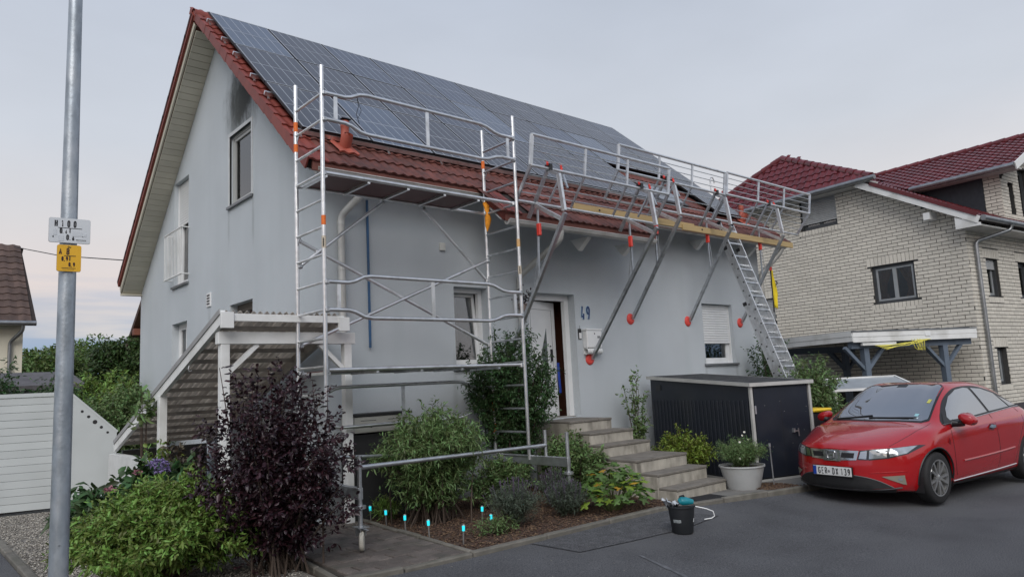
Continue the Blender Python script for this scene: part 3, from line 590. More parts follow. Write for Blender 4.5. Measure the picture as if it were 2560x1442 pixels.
# ================================================================ solar panels
def panel_glass():
    m = bpy.data.materials.new('solar_glass'); m.use_nodes = True; n = m.node_tree.nodes; l = m.node_tree.links; b = n['Principled BSDF']
    oi = n.new('ShaderNodeObjectInfo'); rm = n.new('ShaderNodeValToRGB'); l.new(oi.outputs['Random'], rm.inputs[0])
    rm.color_ramp.elements[0].color = (.020, .023, .033, 1); rm.color_ramp.elements[1].color = (.022, .040, .080, 1)
    e = rm.color_ramp.elements.new(.75); e.color = (.022, .026, .037, 1)
    g = n.new('ShaderNodeNewGeometry'); nz = n.new('ShaderNodeTexNoise'); nz.inputs['Scale'].default_value = 2.5; nz.inputs['Detail'].default_value = 7; l.new(g.outputs['Position'], nz.inputs[0])
    mr = n.new('ShaderNodeMapRange'); mr.inputs[1].default_value = .3; mr.inputs[2].default_value = .75; mr.inputs[4].default_value = .10; l.new(nz.outputs[0], mr.inputs[0])
    mx = n.new('ShaderNodeMix'); mx.data_type = 'RGBA'; l.new(mr.outputs[0], mx.inputs[0]); l.new(rm.outputs[0], mx.inputs[6]); mx.inputs[7].default_value = (.14, .14, .14, 1)
    l.new(mx.outputs[2], b.inputs['Base Color']); b.inputs['Roughness'].default_value = .32; b.inputs['Coat Weight'].default_value = .40; b.inputs['Specular IOR Level'].default_value = .35; b.inputs['Coat Roughness'].default_value = .14
    mr3 = n.new('ShaderNodeMapRange'); mr3.inputs[3].default_value = .07; mr3.inputs[4].default_value = .2; l.new(nz.outputs[0], mr3.inputs[0]); l.new(mr3.outputs[0], b.inputs['Coat Roughness'])
    return m
pg = panel_glass(); pfr = M('panel_frame', (.03, .03, .032), .4, .6); pline = M('cell_gap', (.42, .44, .47), .5, .1)
PW, PH = 1.052, 1.630
fmb = MB()
for a, b in (((0, -PH, -.035), (.012, 0, .002)), ((PW-.012, -PH, -.035), (PW, 0, .002)), ((.012, -PH, -.035), (PW-.012, -PH+.012, .002)), ((.012, -.012, -.035), (PW-.012, 0, .002))): fmb.box(a, b)
frame0 = fmb.mesh('frame'); frame0.materials.append(pfr)
gl0 = MB().box((.012, -PH+.012, -.03), (PW-.012, -.012, 0)).mesh('glass'); gl0.materials.append(pg)
lm_ = MB(); cw = (PW-.05)/6
for k in range(7):
    x = .025+k*cw; wd_ = .009 if 0 < k < 6 else .012; lm_.box((x-wd_/2, -PH+.02, .0004), (x+wd_/2, -.02, .0012))
for k in (0, 1, 2): y = -.022-k*(PH-.044)/2; wd_ = .013; lm_.box((.02, y-wd_/2, .0014), (PW-.02, y+wd_/2, .002))
gl1 = gl0.copy(); gl1.materials.clear(); gl1.materials.append(M('solar_glass_pale', (.038, .06, .10), .3, 0, .15, 3, coat=.5))
ln0 = lm_.mesh('cell_lines'); ln0.materials.append(pline)
# finer cell joints, faint
fm_ = MB()
for k in range(1, 24):
    y = -.022-k*(PH-.044)/24
    if k != 12: fm_.box((.025, y-.0012, .0003), (PW-.025, y+.0012, .0008))
fl0 = fm_.mesh('busbars'); fl0.materials.append(M('busbar', (.12, .125, .135), .5, .3))
ROWN = ('top', 'middle', 'bottom'); PX = -.3123
for j in range(3):
    cols = [i for i in range(10) if not (j == 2 and i in (7, 8))]
    for i in cols:
        o = bpy.data.objects.new('solar_panel', frame0); COL.objects.link(o); o.parent = house
        o.matrix_local = rmat(PX+i*1.07+.009, j*1.6493+.008, 0) @ Matrix.Rotation(random.uniform(-.0018, .0018), 4, 'X') @ Matrix.Rotation(random.uniform(-.0018, .0018), 4, 'Y')
        for nm, me in (('glass', gl1 if (i, j) in ((0, 0), (4, 1), (1, 2), (7, 1)) else gl0), ('cell_lines', ln0), ('busbars', fl0)):
            c = bpy.data.objects.new(nm, me); COL.objects.link(c); c.parent = o
rails = [(.35, 10.39), (1.30, 10.39), (2.0, 10.39), (2.95, 10.39), (3.65, 7.16), (4.93, 7.16)]
for k, (s, x1) in enumerate(rails):
    mb = MB(); q = rmat(0, s, -.05)
    mb.box((-.40, -.02, -.045), (x1, .02, .012)); 
    r_ = mb.build('mounting_rail', alu, house); r_.matrix_local = q
    xs_ = [-.34] if k < 5 else [-.3, .15, 1.05, 1.98, 2.9, 3.8, 4.7, 5.6, 6.5]
    for x in xs_:
        MB().box((x-.018, -.025, -.06), (x+.018, .03, -.045)).box((x-.018, -.03, -.06), (x+.018, -.023, .012)).box((x-.014, -.07, -.08), (x+.014, -.025, -.06)).build('roof_hook', alu, r_)
# ================================================================ scaffold tower
tower = thing('scaffold_tower', 'tall aluminium rolling scaffold tower standing before the house corner', 'scaffold', (0, 0, 0))
XL, XR, YF, YR = -.63, 2.33, -1.33, -.62
RUNG = [5.12-.3178*k for k in range(15)]
poles = {}
for nm, x, y in (('FL', XL, YF), ('RL', XL, YR), ('FR', XR, YF), ('RR', XR, YR)):
    p = tubep('standard', [(x, y, .62), (x, y, 5.46)], .0245, alu, tower, 14); poles[nm] = p
    for z in (4.02, 2.0, 3.02): tubep('sleeve', [(x, y, z-.06), (x, y, z+.0)], .0262, alu, p, 14)
    for k in range(2):
        z = 5.30-.1*k; boxp('hole', (x-.026, y-.006, z-.006), (x+.026, y+.006, z+.006), black, p)
def tape(pole, x, y, z0, z1, mat=None): tubep('tape', [(x, y, z0), (x, y, z1)], .0262, mat or orange, pole, 14)
tape(poles['RL'], XL, YR, 4.86, 4.98); tape(poles['RL'], XL, YR, 4.60, 4.70); tape(poles['FL'], XL, YF, 3.55, 3.66)
tape(poles['RR'], XR, YR, 4.86, 4.98); tape(poles['RR'], XR, YR, 1.28, 1.42); tape(poles['RR'], XR, YR, .98, 1.10)
beige = M('sticker', (.55, .48, .38), .6, 0, .2, 80)
tape(poles['FR'], XR, YF, 3.55, 3.66, M('worn_orange', (.6, .36, .15), .6, 0, .3, 60)); tape(poles['FL'], XL, YF, 3.28, 3.42, beige); tape(poles['FR'], XR, YF, 3.16, 3.28, beige)
for pn, x, y, z in (('FL', XL, YF, 3.35), ('FR', XR, YF, 3.22)):
    for k in range(5): boxp('sticker_mark', (x-.024, y-.0175+0, z-.05+k*.02), (x-.012, y-.0275, z-.038+k*.02), black, poles[pn])
for x in (XL, XR):
    for k, z in enumerate(RUNG):
        r_ = tubep('rung', [(x, YF, z), (x, YR, z)], .0165, alud if x == XR else alu, tower, 10)
        if k % 4 == 1: MB().bar((x, YR-.01, z-.11), (x, YR-.09, z-.01), .008, .02).build('gusset', alud, r_)
def clamp(p, par, s=.03): 
    MB().box((p[0]-s, p[1]-s, p[2]-s), (p[0]+s, p[1]+s, p[2]+s)).build('coupler', alud, par, bevel=.012)
def dguard(y, z0, z1, x0=XL, x1=XR, dy=-.03):
    yy = y+dy; u, d = z1, z0
    top = [(x0+.03, yy, u), (x0+.28, yy, u), (x0+.36, yy, u+.018), (x0+.48, yy, u+.075), (x0+.58, yy, u+.09), (x1-.62, yy, u+.09), (x1-.52, yy, u+.075), (x1-.36, yy, u+.015), (x1-.26, yy, u), (x1-.04, yy, u)]
    bot = [(p[0], p[1], d-(p[2]-u)*.95) for p in top]
    g = MB().tube(top, .024, 12).build('guard_rail', alu, tower, smooth=True)
    MB().tube(bot, .024, 12).build('lower_rail', alu, g, smooth=True)
    for x, h in ((x0+.16, 0), ((x0+x1)/2-.02, .09), (x1-.14, 0)): boxp('upright', (x-.022, yy-.008, d-h), (x+.022, yy+.008, u+h), alu, g)
    for x in (x0+.02, x1-.03):
        for z in (u, d): clamp((x, yy+.01, z), g)
dguard(YF, RUNG[1], RUNG[0]); dguard(YF, RUNG[8], RUNG[7]); dguard(YR, RUNG[12], RUNG[11], dy=.03)
def diag(a, b):
    t = tubep('diagonal_brace', [a, b], .0225, alu, tower, 12); clamp(a, t); clamp(b, t)
diag((XL+.03, YR+.02, 3.50), (XR-.02, YR+.02, 2.22)); diag((XL+.02, YR-.03, 2.22), (XR-.02, YR-.03, 3.46))
diag((.58, YR-.0, 4.13), (XL+.03, YR-.01, 3.18)); diag((1.22, YR+.0, 4.12), (XR-.03, YR-.01, 3.16))
ply = M('phenolic_ply', (.085, .018, .016), .5, 0, .2, 5, dirt=(.075, .03, .025), dscale=3)
def deck(z, x1, full):
    d = MB().tube([(XL-.0, YF+.04, z+.02), (XR, YF+.04, z+.02)], .023, 12).build('deck_front_beam', alu, tower, smooth=True)
    tubep('deck_rear_beam', [(XL, YR-.04, z+.0), (XR, YR-.04, z+.0)], .019, alu, d, 12)
    n = 4; w_ = (x1-XL-.1)/n
    for k in range(n+1): x = XL+.06+k*w_; MB().box((x-.018, YF+.04, z-.028), (x+.018, YR-.04, z+.005)).build('crossbar', alu, d)
    for k in range(n): boxp('deck_board', (XL+.08+k*w_, YF+.06, z+.006), (XL+.05+(k+1)*w_, YR-.05, z+.018), ply, d)
    for x in (XL+.02, XR-.03):
        for y in (YF+.03, YR-.03): clamp((x, y, z+.01), d, .032)
deck(4.16, 1.72, True); deck(1.885, 1.95, False)
boxp('trapdoor', (.1, YF+.08, 1.915), (.95, YR-.08, 1.93), M('red_ply', (.2, .03, .03), .5), tower)
# base: beams, posts, castors
for x, y0, y1 in ((XL+.02, -2.02, -.34), (XR+.03, -2.06, -.34)):
    MB().box((x-.028, y0, .56), (x+.028, y1, .68)).build('base_beam', zinc, tower, bevel=.006)
    for y in (y0+.02, y1):
        p = tubep('castor_post', [(x, y, .26), (x, y, 1.0)], .024, zinc, tower, 12)
        MB().lathe([(.0, .47), (.06, .47), (.06, .50), (.0, .50)], (x, y, 0), 14).build('spindle_nut', zinc, p)
        c = MB().box((x-.035, y-.05, .21), (x-.028, y+.05, .29)).box((x+.028, y-.05, .21), (x+.035, y+.05, .29)).box((x-.06, y-.07, .285), (x+.06, y+.07, .295)).box((x-.012, y-.14, .27), (x+.012, y+.14, .28)).build('castor', zinc, p)
        MB().lathe([(.012, -.026), (.085, -.026), (.098, -.018), (.1, 0), (.098, .018), (.085, .026), (.012, .026)], (0, 0, 0), 24, 'x').build('castor_wheel', M('worn_white_tyre', (.50, .48, .42), .6, 0, .25, 12, dirt=(.15, .14, .12), dscale=9), c, smooth=True).matrix_local = Matrix.Translation((x, y-.02, .154)) @ Matrix.Rotation(R(-32), 4, 'Z')
tubep('base_tube', [(XL+.02, -2.0, .88), (XR+.03, -1.63, .82)], .025, zinc, tower, 12)
tubep('base_tube_post', [(XR+.03, -1.63, .66), (XR+.03, -1.63, 1.02)], .022, zinc, tower, 12)
tubep('base_diagonal', [(XL, YF, .95), (XR, YR, .70)], .02, zinc, tower, 10)
cable = MB().tube([(XL+.45, YF-.02, 5.16), (XL+.46, YF-.04, 5.05), (XL+.44, YF-.02, 4.95), (XL+.47, YF-.03, 4.83)], .004, 5).tube([(XL+.45, YF-.03, 5.15), (XL+.50, YF-.03, 5.0), (XL+.46, YF-.02, 4.9)], .003, 5).build('cable_tie', black, tower)
cloth = MB().tube([(XR-.005, YR-.0, 4.34), (XR+.01, YR-.04, 4.27), (XR+.0, YR-.05, 4.2), (XR+.015, YR-.045, 4.08), (XR+.005, YR-.04, 3.98), (XR+.0, YR-.035, 3.9)], [.03, .045, .032, .05, .035, .006], 8).build('orange_cloth', M('orange_cloth', (.85, .32, .02), .8, 0, .25, 25)); tag(cloth, 'orange cloth strip knotted round the right rear scaffold pole', 'cloth')
# ================================================================ eave brackets and guard panels
WALLPTS = {}
def bracket(X, Y0, Z0, disc, label):
    t = thing('eave_bracket', label, 'bracket', group='eave brackets with red wall discs')
    P = lambda dy, dz, dx=0.: (X+dx, Y0+dy, Z0+dz)
    K = P(-.79, -.08)
    MB().bar(P(-.03, .0), P(-.5, .64), .035, .055, (1,0,0)).build('hook_post', alud, t)
    MB().bar(P(-.77, -.04), P(-.70, .50), .045, .06, (0,1,0)).build('upright', alu, t)
    MB().bar(P(-.19, .16), P(-.74, -.17), .035, .055, (0,0,1)).build('strut', alu, t)
    MB().bar(P(-.70, .49), P(-.50, .60), .03, .045, (0,0,1)).build('top_strut', alud, t)
    br = MB().bar(K, disc, .05, .055, (1,0,0)).build('brace', alud, t)
    d = Vector(disc)-Vector(K); e = Vector(K)+d*.72; MB().bar(tuple(e), disc, .03, .035, (1,0,0)).build('brace_foot', alu, br)
    MB().lathe([(0, -.034), (.06, -.034), (.085, -.026), (.102, -.012), (.106, -.002), (0, -.002)], (disc[0]-.02, 0, disc[2]-.02), 24, 'y').build('wall_disc', M('red_disc', (.70, .07, .055), .5, 0, .15, 20), t)
    boxp('disc_lug', (disc[0]-.02, -.06, disc[2]-.03), (disc[0]+.02, -.028, disc[2]+.03), alud, t)
    rb_ = boxp('red_clamp', P(-.27, -.30, -.02), P(-.20, -.12, .025), redp, t, .008)
    boxp('clamp_bolt', P(-.235, -.25, .025), P(-.225, -.24, .055), alu, rb_)
    pz = (-.16-(-.79))/(disc[1]-Y0+.79); end = Vector(K)+d*min(.6, pz)
    MB().bar(P(-.235, .2), tuple(end), .022, .03, (1,0,0)).build('tension_bar', alud, t)
    MB().tube([P(-.24, -.2, .03), tuple(Vector(K)+d*.42)], .006, 6).build('tie_rod', alud, t)
    MB().box(P(-.56, .60, -.025), P(-.46, .69, .03)).build('top_clamp', black, t)
    MB().bar(P(-.55, .67, -.06), P(-.50, .72, -.015), .03, .03).build('clamp_lever', redp, t)
    MB().bar(P(-.62, .35, .25), P(-.5, .62, .28), .02, .03, (1,0,0)).bar(P(-.25, .22, .22), P(-.5, .62, .28), .02, .03, (1,0,0)).build('side_stay', alud, t)
    MB().bar(P(-.52, .64, .25), P(-.48, .72, .28), .03, .03).build('stay_lever', redp, t)
bracket(2.74, -1.096, 4.05, (2.80, -.05, 1.45), 'eave bracket nearest the scaffold tower, its foot hidden by the dark shrub')
bracket(4.78, -1.096, 4.06, (5.08, -.05, 2.03), 'eave bracket whose red wall disc sits lowest, under the mailbox')
bracket(6.16, -.58, 4.50, (6.26, -.05, 2.76), 'eave bracket with its red disc midway between mailbox and shuttered window')
bracket(7.81, -.55, 4.50, (8.06, -.05, 2.75), 'eave bracket with its red disc just left of the shuttered window')
bracket(9.75, -.55, 4.52, (9.99, -.05, 2.75), 'eave bracket with its red disc behind the ladder')
def guard(x0, x1, Y0, Z0, label):
    t = thing('guard_panel', label, 'guard rail', group='guard panels along the eave')
    q = [(-.18, .21), (-.52, .64), (-.58, 1.07)]
    P = lambda x, k: (x, Y0+q[k][0], Z0+q[k][1])
    def at(x, a, b, f): A, B = Vector(P(x, a)), Vector(P(x, b)); return tuple(A+(B-A)*f)
    for x in (x0, x0+(x1-x0)*.35, x0+(x1-x0)*.66, x1):
        e = x in (x0, x1)
        MB().bar(P(x, 1), P(x, 2), .06 if e else .04, .025, (0,1,0)).build('upper_post', alu, t); MB().bar(P(x, 0), P(x, 1), .05 if e else .03, .025, (1,0,0)).build('lower_post', alud, t)
    for k, rr in ((2, .023), (1, .024), (0, .022)): tubep('rail', [P(x0, k), P(x1, k)], rr, alu, t, 10)
    for f in (.25, .5, .75): tubep('thin_rail', [at(x0, 1, 2, f), at(x1, 1, 2, f)], .0075, alu, t, 6)
    for f in (.25, .5, .75): tubep('thin_rail', [at(x0, 0, 1, f), at(x1, 0, 1, f)], .0075, alu, t, 6)
guard(2.38, 5.50, -1.096, 4.03, 'aluminium guard panel over the entrance roof, nearest the tower')
guard(4.90, 8.08, -.55, 4.50, 'aluminium guard panel in the middle of the eave, partly behind the first')
guard(8.16, 11.52, -.55, 4.52, 'aluminium guard panel at the far right end of the eave')
yel = M('yellow_timber', (.44, .32, .15), .6, 0, .14, 3, stretch=(.6, 6, 10))
for x0, x1, y, z, lb in ((4.05, 7.35, -.80, 4.40, 'yellow timber plank lying behind the brackets above the entrance'), (6.95, 11.05, -.83, 4.36, 'yellow timber plank at the right end of the eave above the ladder')):
    o = MB().box((x0, y-.022, z), (x1, y+.022, z+.12)).build('timber_plank', yel, bevel=.004); tag(o, lb, 'plank', 'timber planks along the eave')
    for x in (x0+.6, x1-.6): boxp('bolt', (x-.015, y-.03, z+.05), (x+.015, y-.02, z+.08), black, o)
# hook on the guard panel
tag(MB().tube([(7.62, -1.08, 5.16), (7.62, -1.08, 5.34), (7.65, -1.08, 5.42), (7.71, -1.08, 5.43), (7.75, -1.08, 5.38), (7.75, -1.08, 5.32)], .012, 8).build('steel_hook', alu, smooth=True), 'small steel hook standing up from the middle guard panel', 'hook')
# ================================================================ ladder
lad = thing('extension_ladder', 'three section aluminium ladder leaning on the eave behind the black shed', 'ladder')
def lp(z, o=0.): return -.72-(4.62-z)*.3465+o
for k, (z0, z1, off) in enumerate(((1.0, 4.66, 0.), (.55, 4.12, .085), (.04, 2.95, .17))):
    sec = MB().bar((8.40, lp(z0, off), z0), (8.40, lp(z1, off), z1), .03, .075, (0,-1,.35)).build('ladder_section', alu, lad)
    MB().bar((8.86, lp(z0, off), z0), (8.86, lp(z1, off), z1), .03, .075, (0,-1,.35)).build('stile', alu, sec)
    z = z0+.16
    while z < z1-.05:
        MB().bar((8.41, lp(z, off), z), (8.85, lp(z, off), z), .032, .036, (0,-1,.35)).build('rung', alud, sec); boxp('rung_end', (8.382, lp(z, off)-.014, z-.014), (8.386, lp(z, off)+.014, z+.014), black, sec); z += .28
    for x in (8.40, 8.86): MB().bar((x, lp(z1, off), z1-.02), (x, lp(z1+.05, off), z1+.05), .034, .08, (0,-1,.35)).build('end_cap', black, sec)
    MB().bar((8.36, lp(z0+.25, off)-.05, z0+.25), (8.90, lp(z0+.25, off)-.05, z0+.25), .03, .02).build('guide_bracket', alud, sec)
# ================================================================ canopy over the cellar stairs
can = thing('stair_canopy', 'white timber canopy with corrugated sheet over the cellar stairs by the gable', 'canopy')
def cz(y): return 2.56-(y+.60)*.329
mb = MB(); n = 120
X0, X1 = -1.50, -.10
for k, (y, dz) in enumerate(((-.64, .035), (4.15, .035), (-.64, .031), (4.15, .031))):
    for i in range(n+1): x = X0+(X1-X0)*i/n; mb.v.append((x, y, cz(y)+dz+.018*math.sin(i/n*2*math.pi*18)))
k = n+1
for i in range(n): mb.f += [(i, i+1, k+i+1, k+i), (2*k+i, 3*k+i, 3*k+i+1, 2*k+i+1)]
corr = M('corrugated_pvc', (.66, .62, .57), .45, 0, .4, 4, stretch=(9, .6, 1), trans=.72, dirt=(.34, .30, .27), dscale=2)
mb.build('corrugated_sheet', corr, can, smooth=True)
batm = M('grey_batten', (.36, .335, .31), .85, 0, .25, 6, objrand=.2)
for kx in range(14):
    y = -.35+kx*.335; MB().box((X0+.05, y-.03, cz(y)-.055), (X1-.02, y+.03, cz(y)-.005)).build('batten', batm, can)
MB().bar((X0-.02, -.66, cz(-.66)-.03), (X0-.02, 4.15, cz(4.15)-.03), .05, .15).build('side_rail', white, can); MB().bar((X0-.052, -.64, cz(-.64)+.035), (X0-.052, 4.12, cz(4.12)+.035), .012, .06).build('edge_strip', M('grey_strip', (.3, .3, .3), .6), can)
MB().bar((X1, -.60, cz(-.6)-.05), (X1, 4.15, cz(4.15)-.05), .06, .14).build('wall_rail', batm, can)
boxp('front_fascia', (X0+.02, -.665, 2.50), (X1+.06, -.625, 2.585), white, can, .003); boxp('corner_block', (X0-.05, -.69, 2.42), (X0+.09, -.64, 2.60), white, can, .003); boxp('corner_block', (X1-.02, -.69, 2.40), (X1+.12, -.64, 2.57), white, can, .003)
boxp('front_beam', (X0-.02, -.51, 2.255), (.19, -.40, 2.395), white, can, .004)
for x, y, zt in ((-1.44, -.455, 2.255), (.09, -.455, 2.255), (X0+.0, 1.70, cz(1.7)-.08)): boxp('post', (x-.05, y-.05, -.02), (x+.05, y+.05, zt), white, can, .004)
MB().bar((-1.40, -.455, 1.93), (-1.06, -.455, 2.25), .05, .06, (0,1,0)).build('knee_brace', white, can); MB().bar((.05, -.455, 1.93), (-.28, -.455, 2.25), .05, .06, (0,1,0)).build('knee_brace', white, can)
boxp('stair_wall', (X0-.08, 1.78, -.2), (X0+.06, 4.3, .86), M('painted_wall', (.6, .61, .6), .8, 0, .1, 4), can)
MB().tube([(X0-.05, .42, 2.06), (X0-.06, .42, 2.02), (X0-.05, .42, 1.99), (X0-.02, .42, 2.0)], .006, 6).build('hook', alu, can)
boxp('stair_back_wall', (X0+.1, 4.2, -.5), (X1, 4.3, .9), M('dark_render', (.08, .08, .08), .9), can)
# ================================================================ entrance steps
stepm = M('step_concrete', (.37, .345, .295), .85, 0, .3, 4, .3, 60, dirt=(.11, .10, .08), dscale=3.4, stretch=(2, 2, .8))
treadm = M('tread_concrete', (.17, .155, .135), .88, 0, .25, 6, .3, 70, objrand=.1)
steps = thing('entrance_steps', 'weathered concrete steps leading up to the open front door', 'steps')
lev = [(1.03, -.82, -.02, 3.66, 4.62), (.86, -1.22, -.80, 3.66, 4.66), (.69, -1.52, -1.20, 3.64, 4.69), (.52, -2.17, -1.50, 3.54, 4.71), (.345, -2.48, -2.15, 3.60, 4.74), (.17, -2.77, -2.46, 3.62, 4.76)]
for zt, y0, y1, xa, xb in lev:
    s = MB().box((xa, y0+.012, -.05), (xb, y1, zt-.035)).build('step', stepm, steps, bevel=.006)
    nT = 2 if y1-y0 < .6 else 3
    for k in range(nT):
        a = xa-.005+(xb-xa+.01)*k/nT; b = xa-.005+(xb-xa+.01)*(k+1)/nT; boxp('tread_slab', (a+.003, y0, zt-.034), (b-.003, y1+(.0 if y1 < -.1 else 0), zt+random.uniform(-.003, .003)), treadm, s, .006)
# ================================================================ mailbox, mat, shed, planters and small things
mbx = thing('mailbox', 'white wall mailbox with newspaper roll under the house number', 'mailbox', (5.10, 0, 2.1))
boxp('body', (-.19, -.115, .10), (.19, -.0, .41), upvc, mbx, .012); boxp('lid', (-.20, -.125, .405), (.20, 0, .435), upvc, mbx, .006)
MB().lathe([(.05, -.19), (.056, -.19), (.056, .19), (.05, .19)], (0, -.062, .045), 18, 'x').build('paper_roll', upvc, mbx, smooth=True); boxp('back_plate', (-.19, -.012, -.02), (.19, -.001, .10), upvc, mbx)
MB().lathe([(0, -.002), (.012, -.002), (.012, .002)], (0, -.118, .35), 10, 'y').build('lock', black, mbx); boxp('name_plate', (.07, -.118, .27), (.14, -.114, .31), M('grey_plate', (.25, .26, .27), .5), mbx)
mat_o = MB().box((-.26, -.20, 0), (.26, .20, .012)).build('door_mat', M('rubber_mat', (.012, .012, .014), .8, 0, .3, 40, .5, 200), bevel=.003); mat_o.location = (3.97, -2.99, .024); mat_o.rotation_euler = (0, 0, R(-8)); tag(mat_o, 'dark rubber door mat at the foot of the steps', 'mat')
anth = M('anthracite_sheet', (.014, .018, .028), .42, .1, .15, 3, dirt=(.03, .033, .04), dscale=2); trim = M('pale_trim', (.50, .50, .48), .5, .2, .12)
shed = thing('garden_shed', 'low black metal shed with pale trim between the steps and the red car', 'shed', (5.57, -2.78, .02), R(-17))
SW, SL = 1.17, 2.6
def roofz(y): return 1.42+y/SL*.17
MB().prism([(0, 0), (SL, 0), (SL, roofz(SL)), (0, roofz(0))], lambda p: (0, p[0], p[1]), lambda p: (.02, p[0], p[1])).build('side_wall', anth, shed); MB().prism([(0, 0), (SL, 0), (SL, roofz(SL)), (0, roofz(0))], lambda p: (SW-.02, p[0], p[1]), lambda p: (SW, p[0], p[1])).build('side_wall', anth, shed)
boxp('back_wall', (.02, SL-.02, 0), (SW-.02, SL, roofz(SL)), anth, shed); fr_ = boxp('front_wall', (.02, .012, .02), (SW-.02, .03, 1.41), anth, shed)
rp0 = MB().box((-.012, -.018, .03), (.0, .018, 1.20)).build('rib', anth, shed, bevel=.006)
for k in range(26):
    o = rp0 if k == 0 else inst(rp0, shed); o.location = (-.001, .09+k*.098, 0)
dr = boxp('door', (.05, -.012, .05), (SW-.05, .01, 1.38), anth, shed, .003); boxp('door_seam', (.56, -.0125, .06), (.566, -.0115, 1.37), black, dr)
MB().box((.74, -.05, .68), (.77, -.012, .74)).box((.75, -.055, .69), (.83, -.042, .71)).bar((.83, -.05, .74), (.835, -.05, .62), .012, .012).build('handle', alu, dr)
for k in range(16): x, z = random.uniform(.08, 1.08), random.uniform(.1, 1.3); boxp('paint_chip', (x, -.0135, z), (x+random.uniform(.006, .016), -.0125, z+.005), trim, dr)
for x in (.0, SW): boxp('corner_trim', (x-.022, -.022, .0), (x+.022, .022, 1.40), trim, shed, .002)
boxp('base_trim', (.02, -.02, .0), (SW-.02, .0, .03), trim, shed)
boxp('hinge', (.035, -.03, 1.0), (.06, -.012, 1.12), alu, dr)
boxp('vent_grille', (-.012, 2.28, 1.38), (-.004, 2.42, 1.47), black, shed)
rt = M('shed_roof_felt', (.028, .030, .034), .9, 0, .35, 6, .5, 60, dirt=(.08, .08, .075), dscale=6)
ov = .05; MB().add([(x, y, roofz(y)+dz) for dz in (.045, 0) for x, y in ((-ov, -ov), (SW+ov, -ov), (SW+ov, SL+ov), (-ov, SL+ov))], [(0,1,2,3),(7,6,5,4),(0,4,5,1),(1,5,6,2),(2,6,7,3),(3,7,4,0)]).build('roof', rt, shed)
for a, b in (((-ov-.01, -ov), (SW+ov+.01, -ov)), ((-ov, -ov), (-ov, SL+ov)), ((SW+ov, -ov), (SW+ov, SL+ov))):
    MB().bar((a[0], a[1], roofz(a[1])+.02), (b[0], b[1], roofz(b[1])+.02), .014, .055).build('roof_trim', trim, shed)
tub = thing('planter_tub', 'white painted metal tub planted with white daisies', 'planter', (4.99, -2.89, .022))
MB().lathe([(0, .0), (.225, .0), (.235, .02), (.305, .30), (.32, .305), (.32, .325), (.305, .325), (.29, .29), (0, .28)], (0, 0, 0), 32).build('tub', M('enamel_tub', (.46, .47, .47), .45, .1, .08, 5, dirt=(.38, .37, .34), dscale=5), tub, smooth=True)
MB().lathe([(0, .292), (.284, .292)], (0, 0, 0), 24).build('earth', soil, tub)
bk = thing('bucket', 'black mortar bucket holding a teal power tool on the asphalt', 'bucket', (2.30, -3.80, road_z(2.3, -3.8)))
bkm = M('bucket_rubber', (.016, .018, .021), .55, 0, .2, 8)
MB().lathe([(0, .005), (.105, .0), (.112, .012), (.142, .27), (.152, .275), (.152, .292), (.138, .292), (.105, .02), (0, .02)], (0, 0, 0), 32).build('pail', bkm, bk, smooth=True)
a0 = math.atan2(CAM.y+3.8, CAM.x-2.3)
def wrap(name, a, da, z, h, mat, r0=.105, r1=.142):
    mb = MB(); n = 8
    for i in range(n+1):
        aa = a-da+2*da*i/n
        for zz in (z, z+h): r_ = r0+(r1-r0)*zz/.27+.006; mb.v.append((r_*math.cos(aa), r_*math.sin(aa), zz))
    mb.f = [(2*i, 2*i+2, 2*i+3, 2*i+1) for i in range(n)]; return mb.build(name, mat, bk)
wrap('label_print', a0-.42, .34, .125, .032, M('bucket_label', (.30, .33, .34), .6, 0, .6, 90)); wrap('label_print', a0+1.25, .12, .12, .04, M('white_label', (.6, .62, .62), .6))
for k in range(7):
    aa = a0-.70+k*.085; r_ = .1295; MB().bar((r_*math.cos(aa), r_*math.sin(aa), .131), (r_*math.cos(aa+.03), r_*math.sin(aa+.03), .151), .006, .002).build('label_mark', bkm, bk)
tool = thing('power_tool', 'teal and black power tool lying on top of the bucket', 'tool', (2.33, -3.82, road_z(2.3, -3.8)+.30))
teal = M('teal_plastic', (.01, .20, .25), .4, 0, .15, 20)
MB().tube([(-.055, .0, .02), (-.03, 0, .03), (.02, 0, .028), (.07, 0, .02), (.10, 0, .015)], [.03, .05, .048, .036, .028], 14).build('body', teal, tool, smooth=True)
MB().tube([(-.075, .01, -.01), (-.06, .0, -.02), (.1, 0, -.02)], [.03, .035, .03], 12).build('handle', black, tool, smooth=True); MB().tube([(-.04, 0, .06), (-.035, 0, .085), (.0, 0, .09), (.01, 0, .065)], .012, 8).build('loop', black, tool, smooth=True)
tool.rotation_euler = (0, 0, R(-40))
bag = MB(); 
for i in range(9):
    for j in range(7): u, v_ = i/8-.5, j/6-.5; bag.v.append((2.23+u*.16+.02*math.sin(j*2.1), -3.73+v_*.16, road_z(2.3, -3.8)+.31+.045*math.sin(u*9+v_*5)*math.cos(v_*8)+.05*(u < -.1)-.02))
bag.f = [(i*7+j, (i+1)*7+j, (i+1)*7+j+1, i*7+j+1) for i in range(8) for j in range(6)]
bo = bag.build('plastic_bag', M('grey_plastic_film', (.45, .48, .52), .3, 0, .2, 30), smooth=True); tag(bo, 'crumpled grey plastic bag stuffed into the bucket', 'bag')
md = bo.modifiers.new('s', 'SOLIDIFY'); md.thickness = .004
tag(MB().tube([(2.40, -3.86, .24), (2.46, -3.92, .22), (2.52, -3.97, .20), (2.57, -4.02, .17), (2.575, -4.03, .12), (2.55, -4.01, .10), (2.49, -3.955, .09)], .006, 8).build('white_cable', upvc, smooth=True), 'bent white rod curling out of the bucket to the right', 'rod')
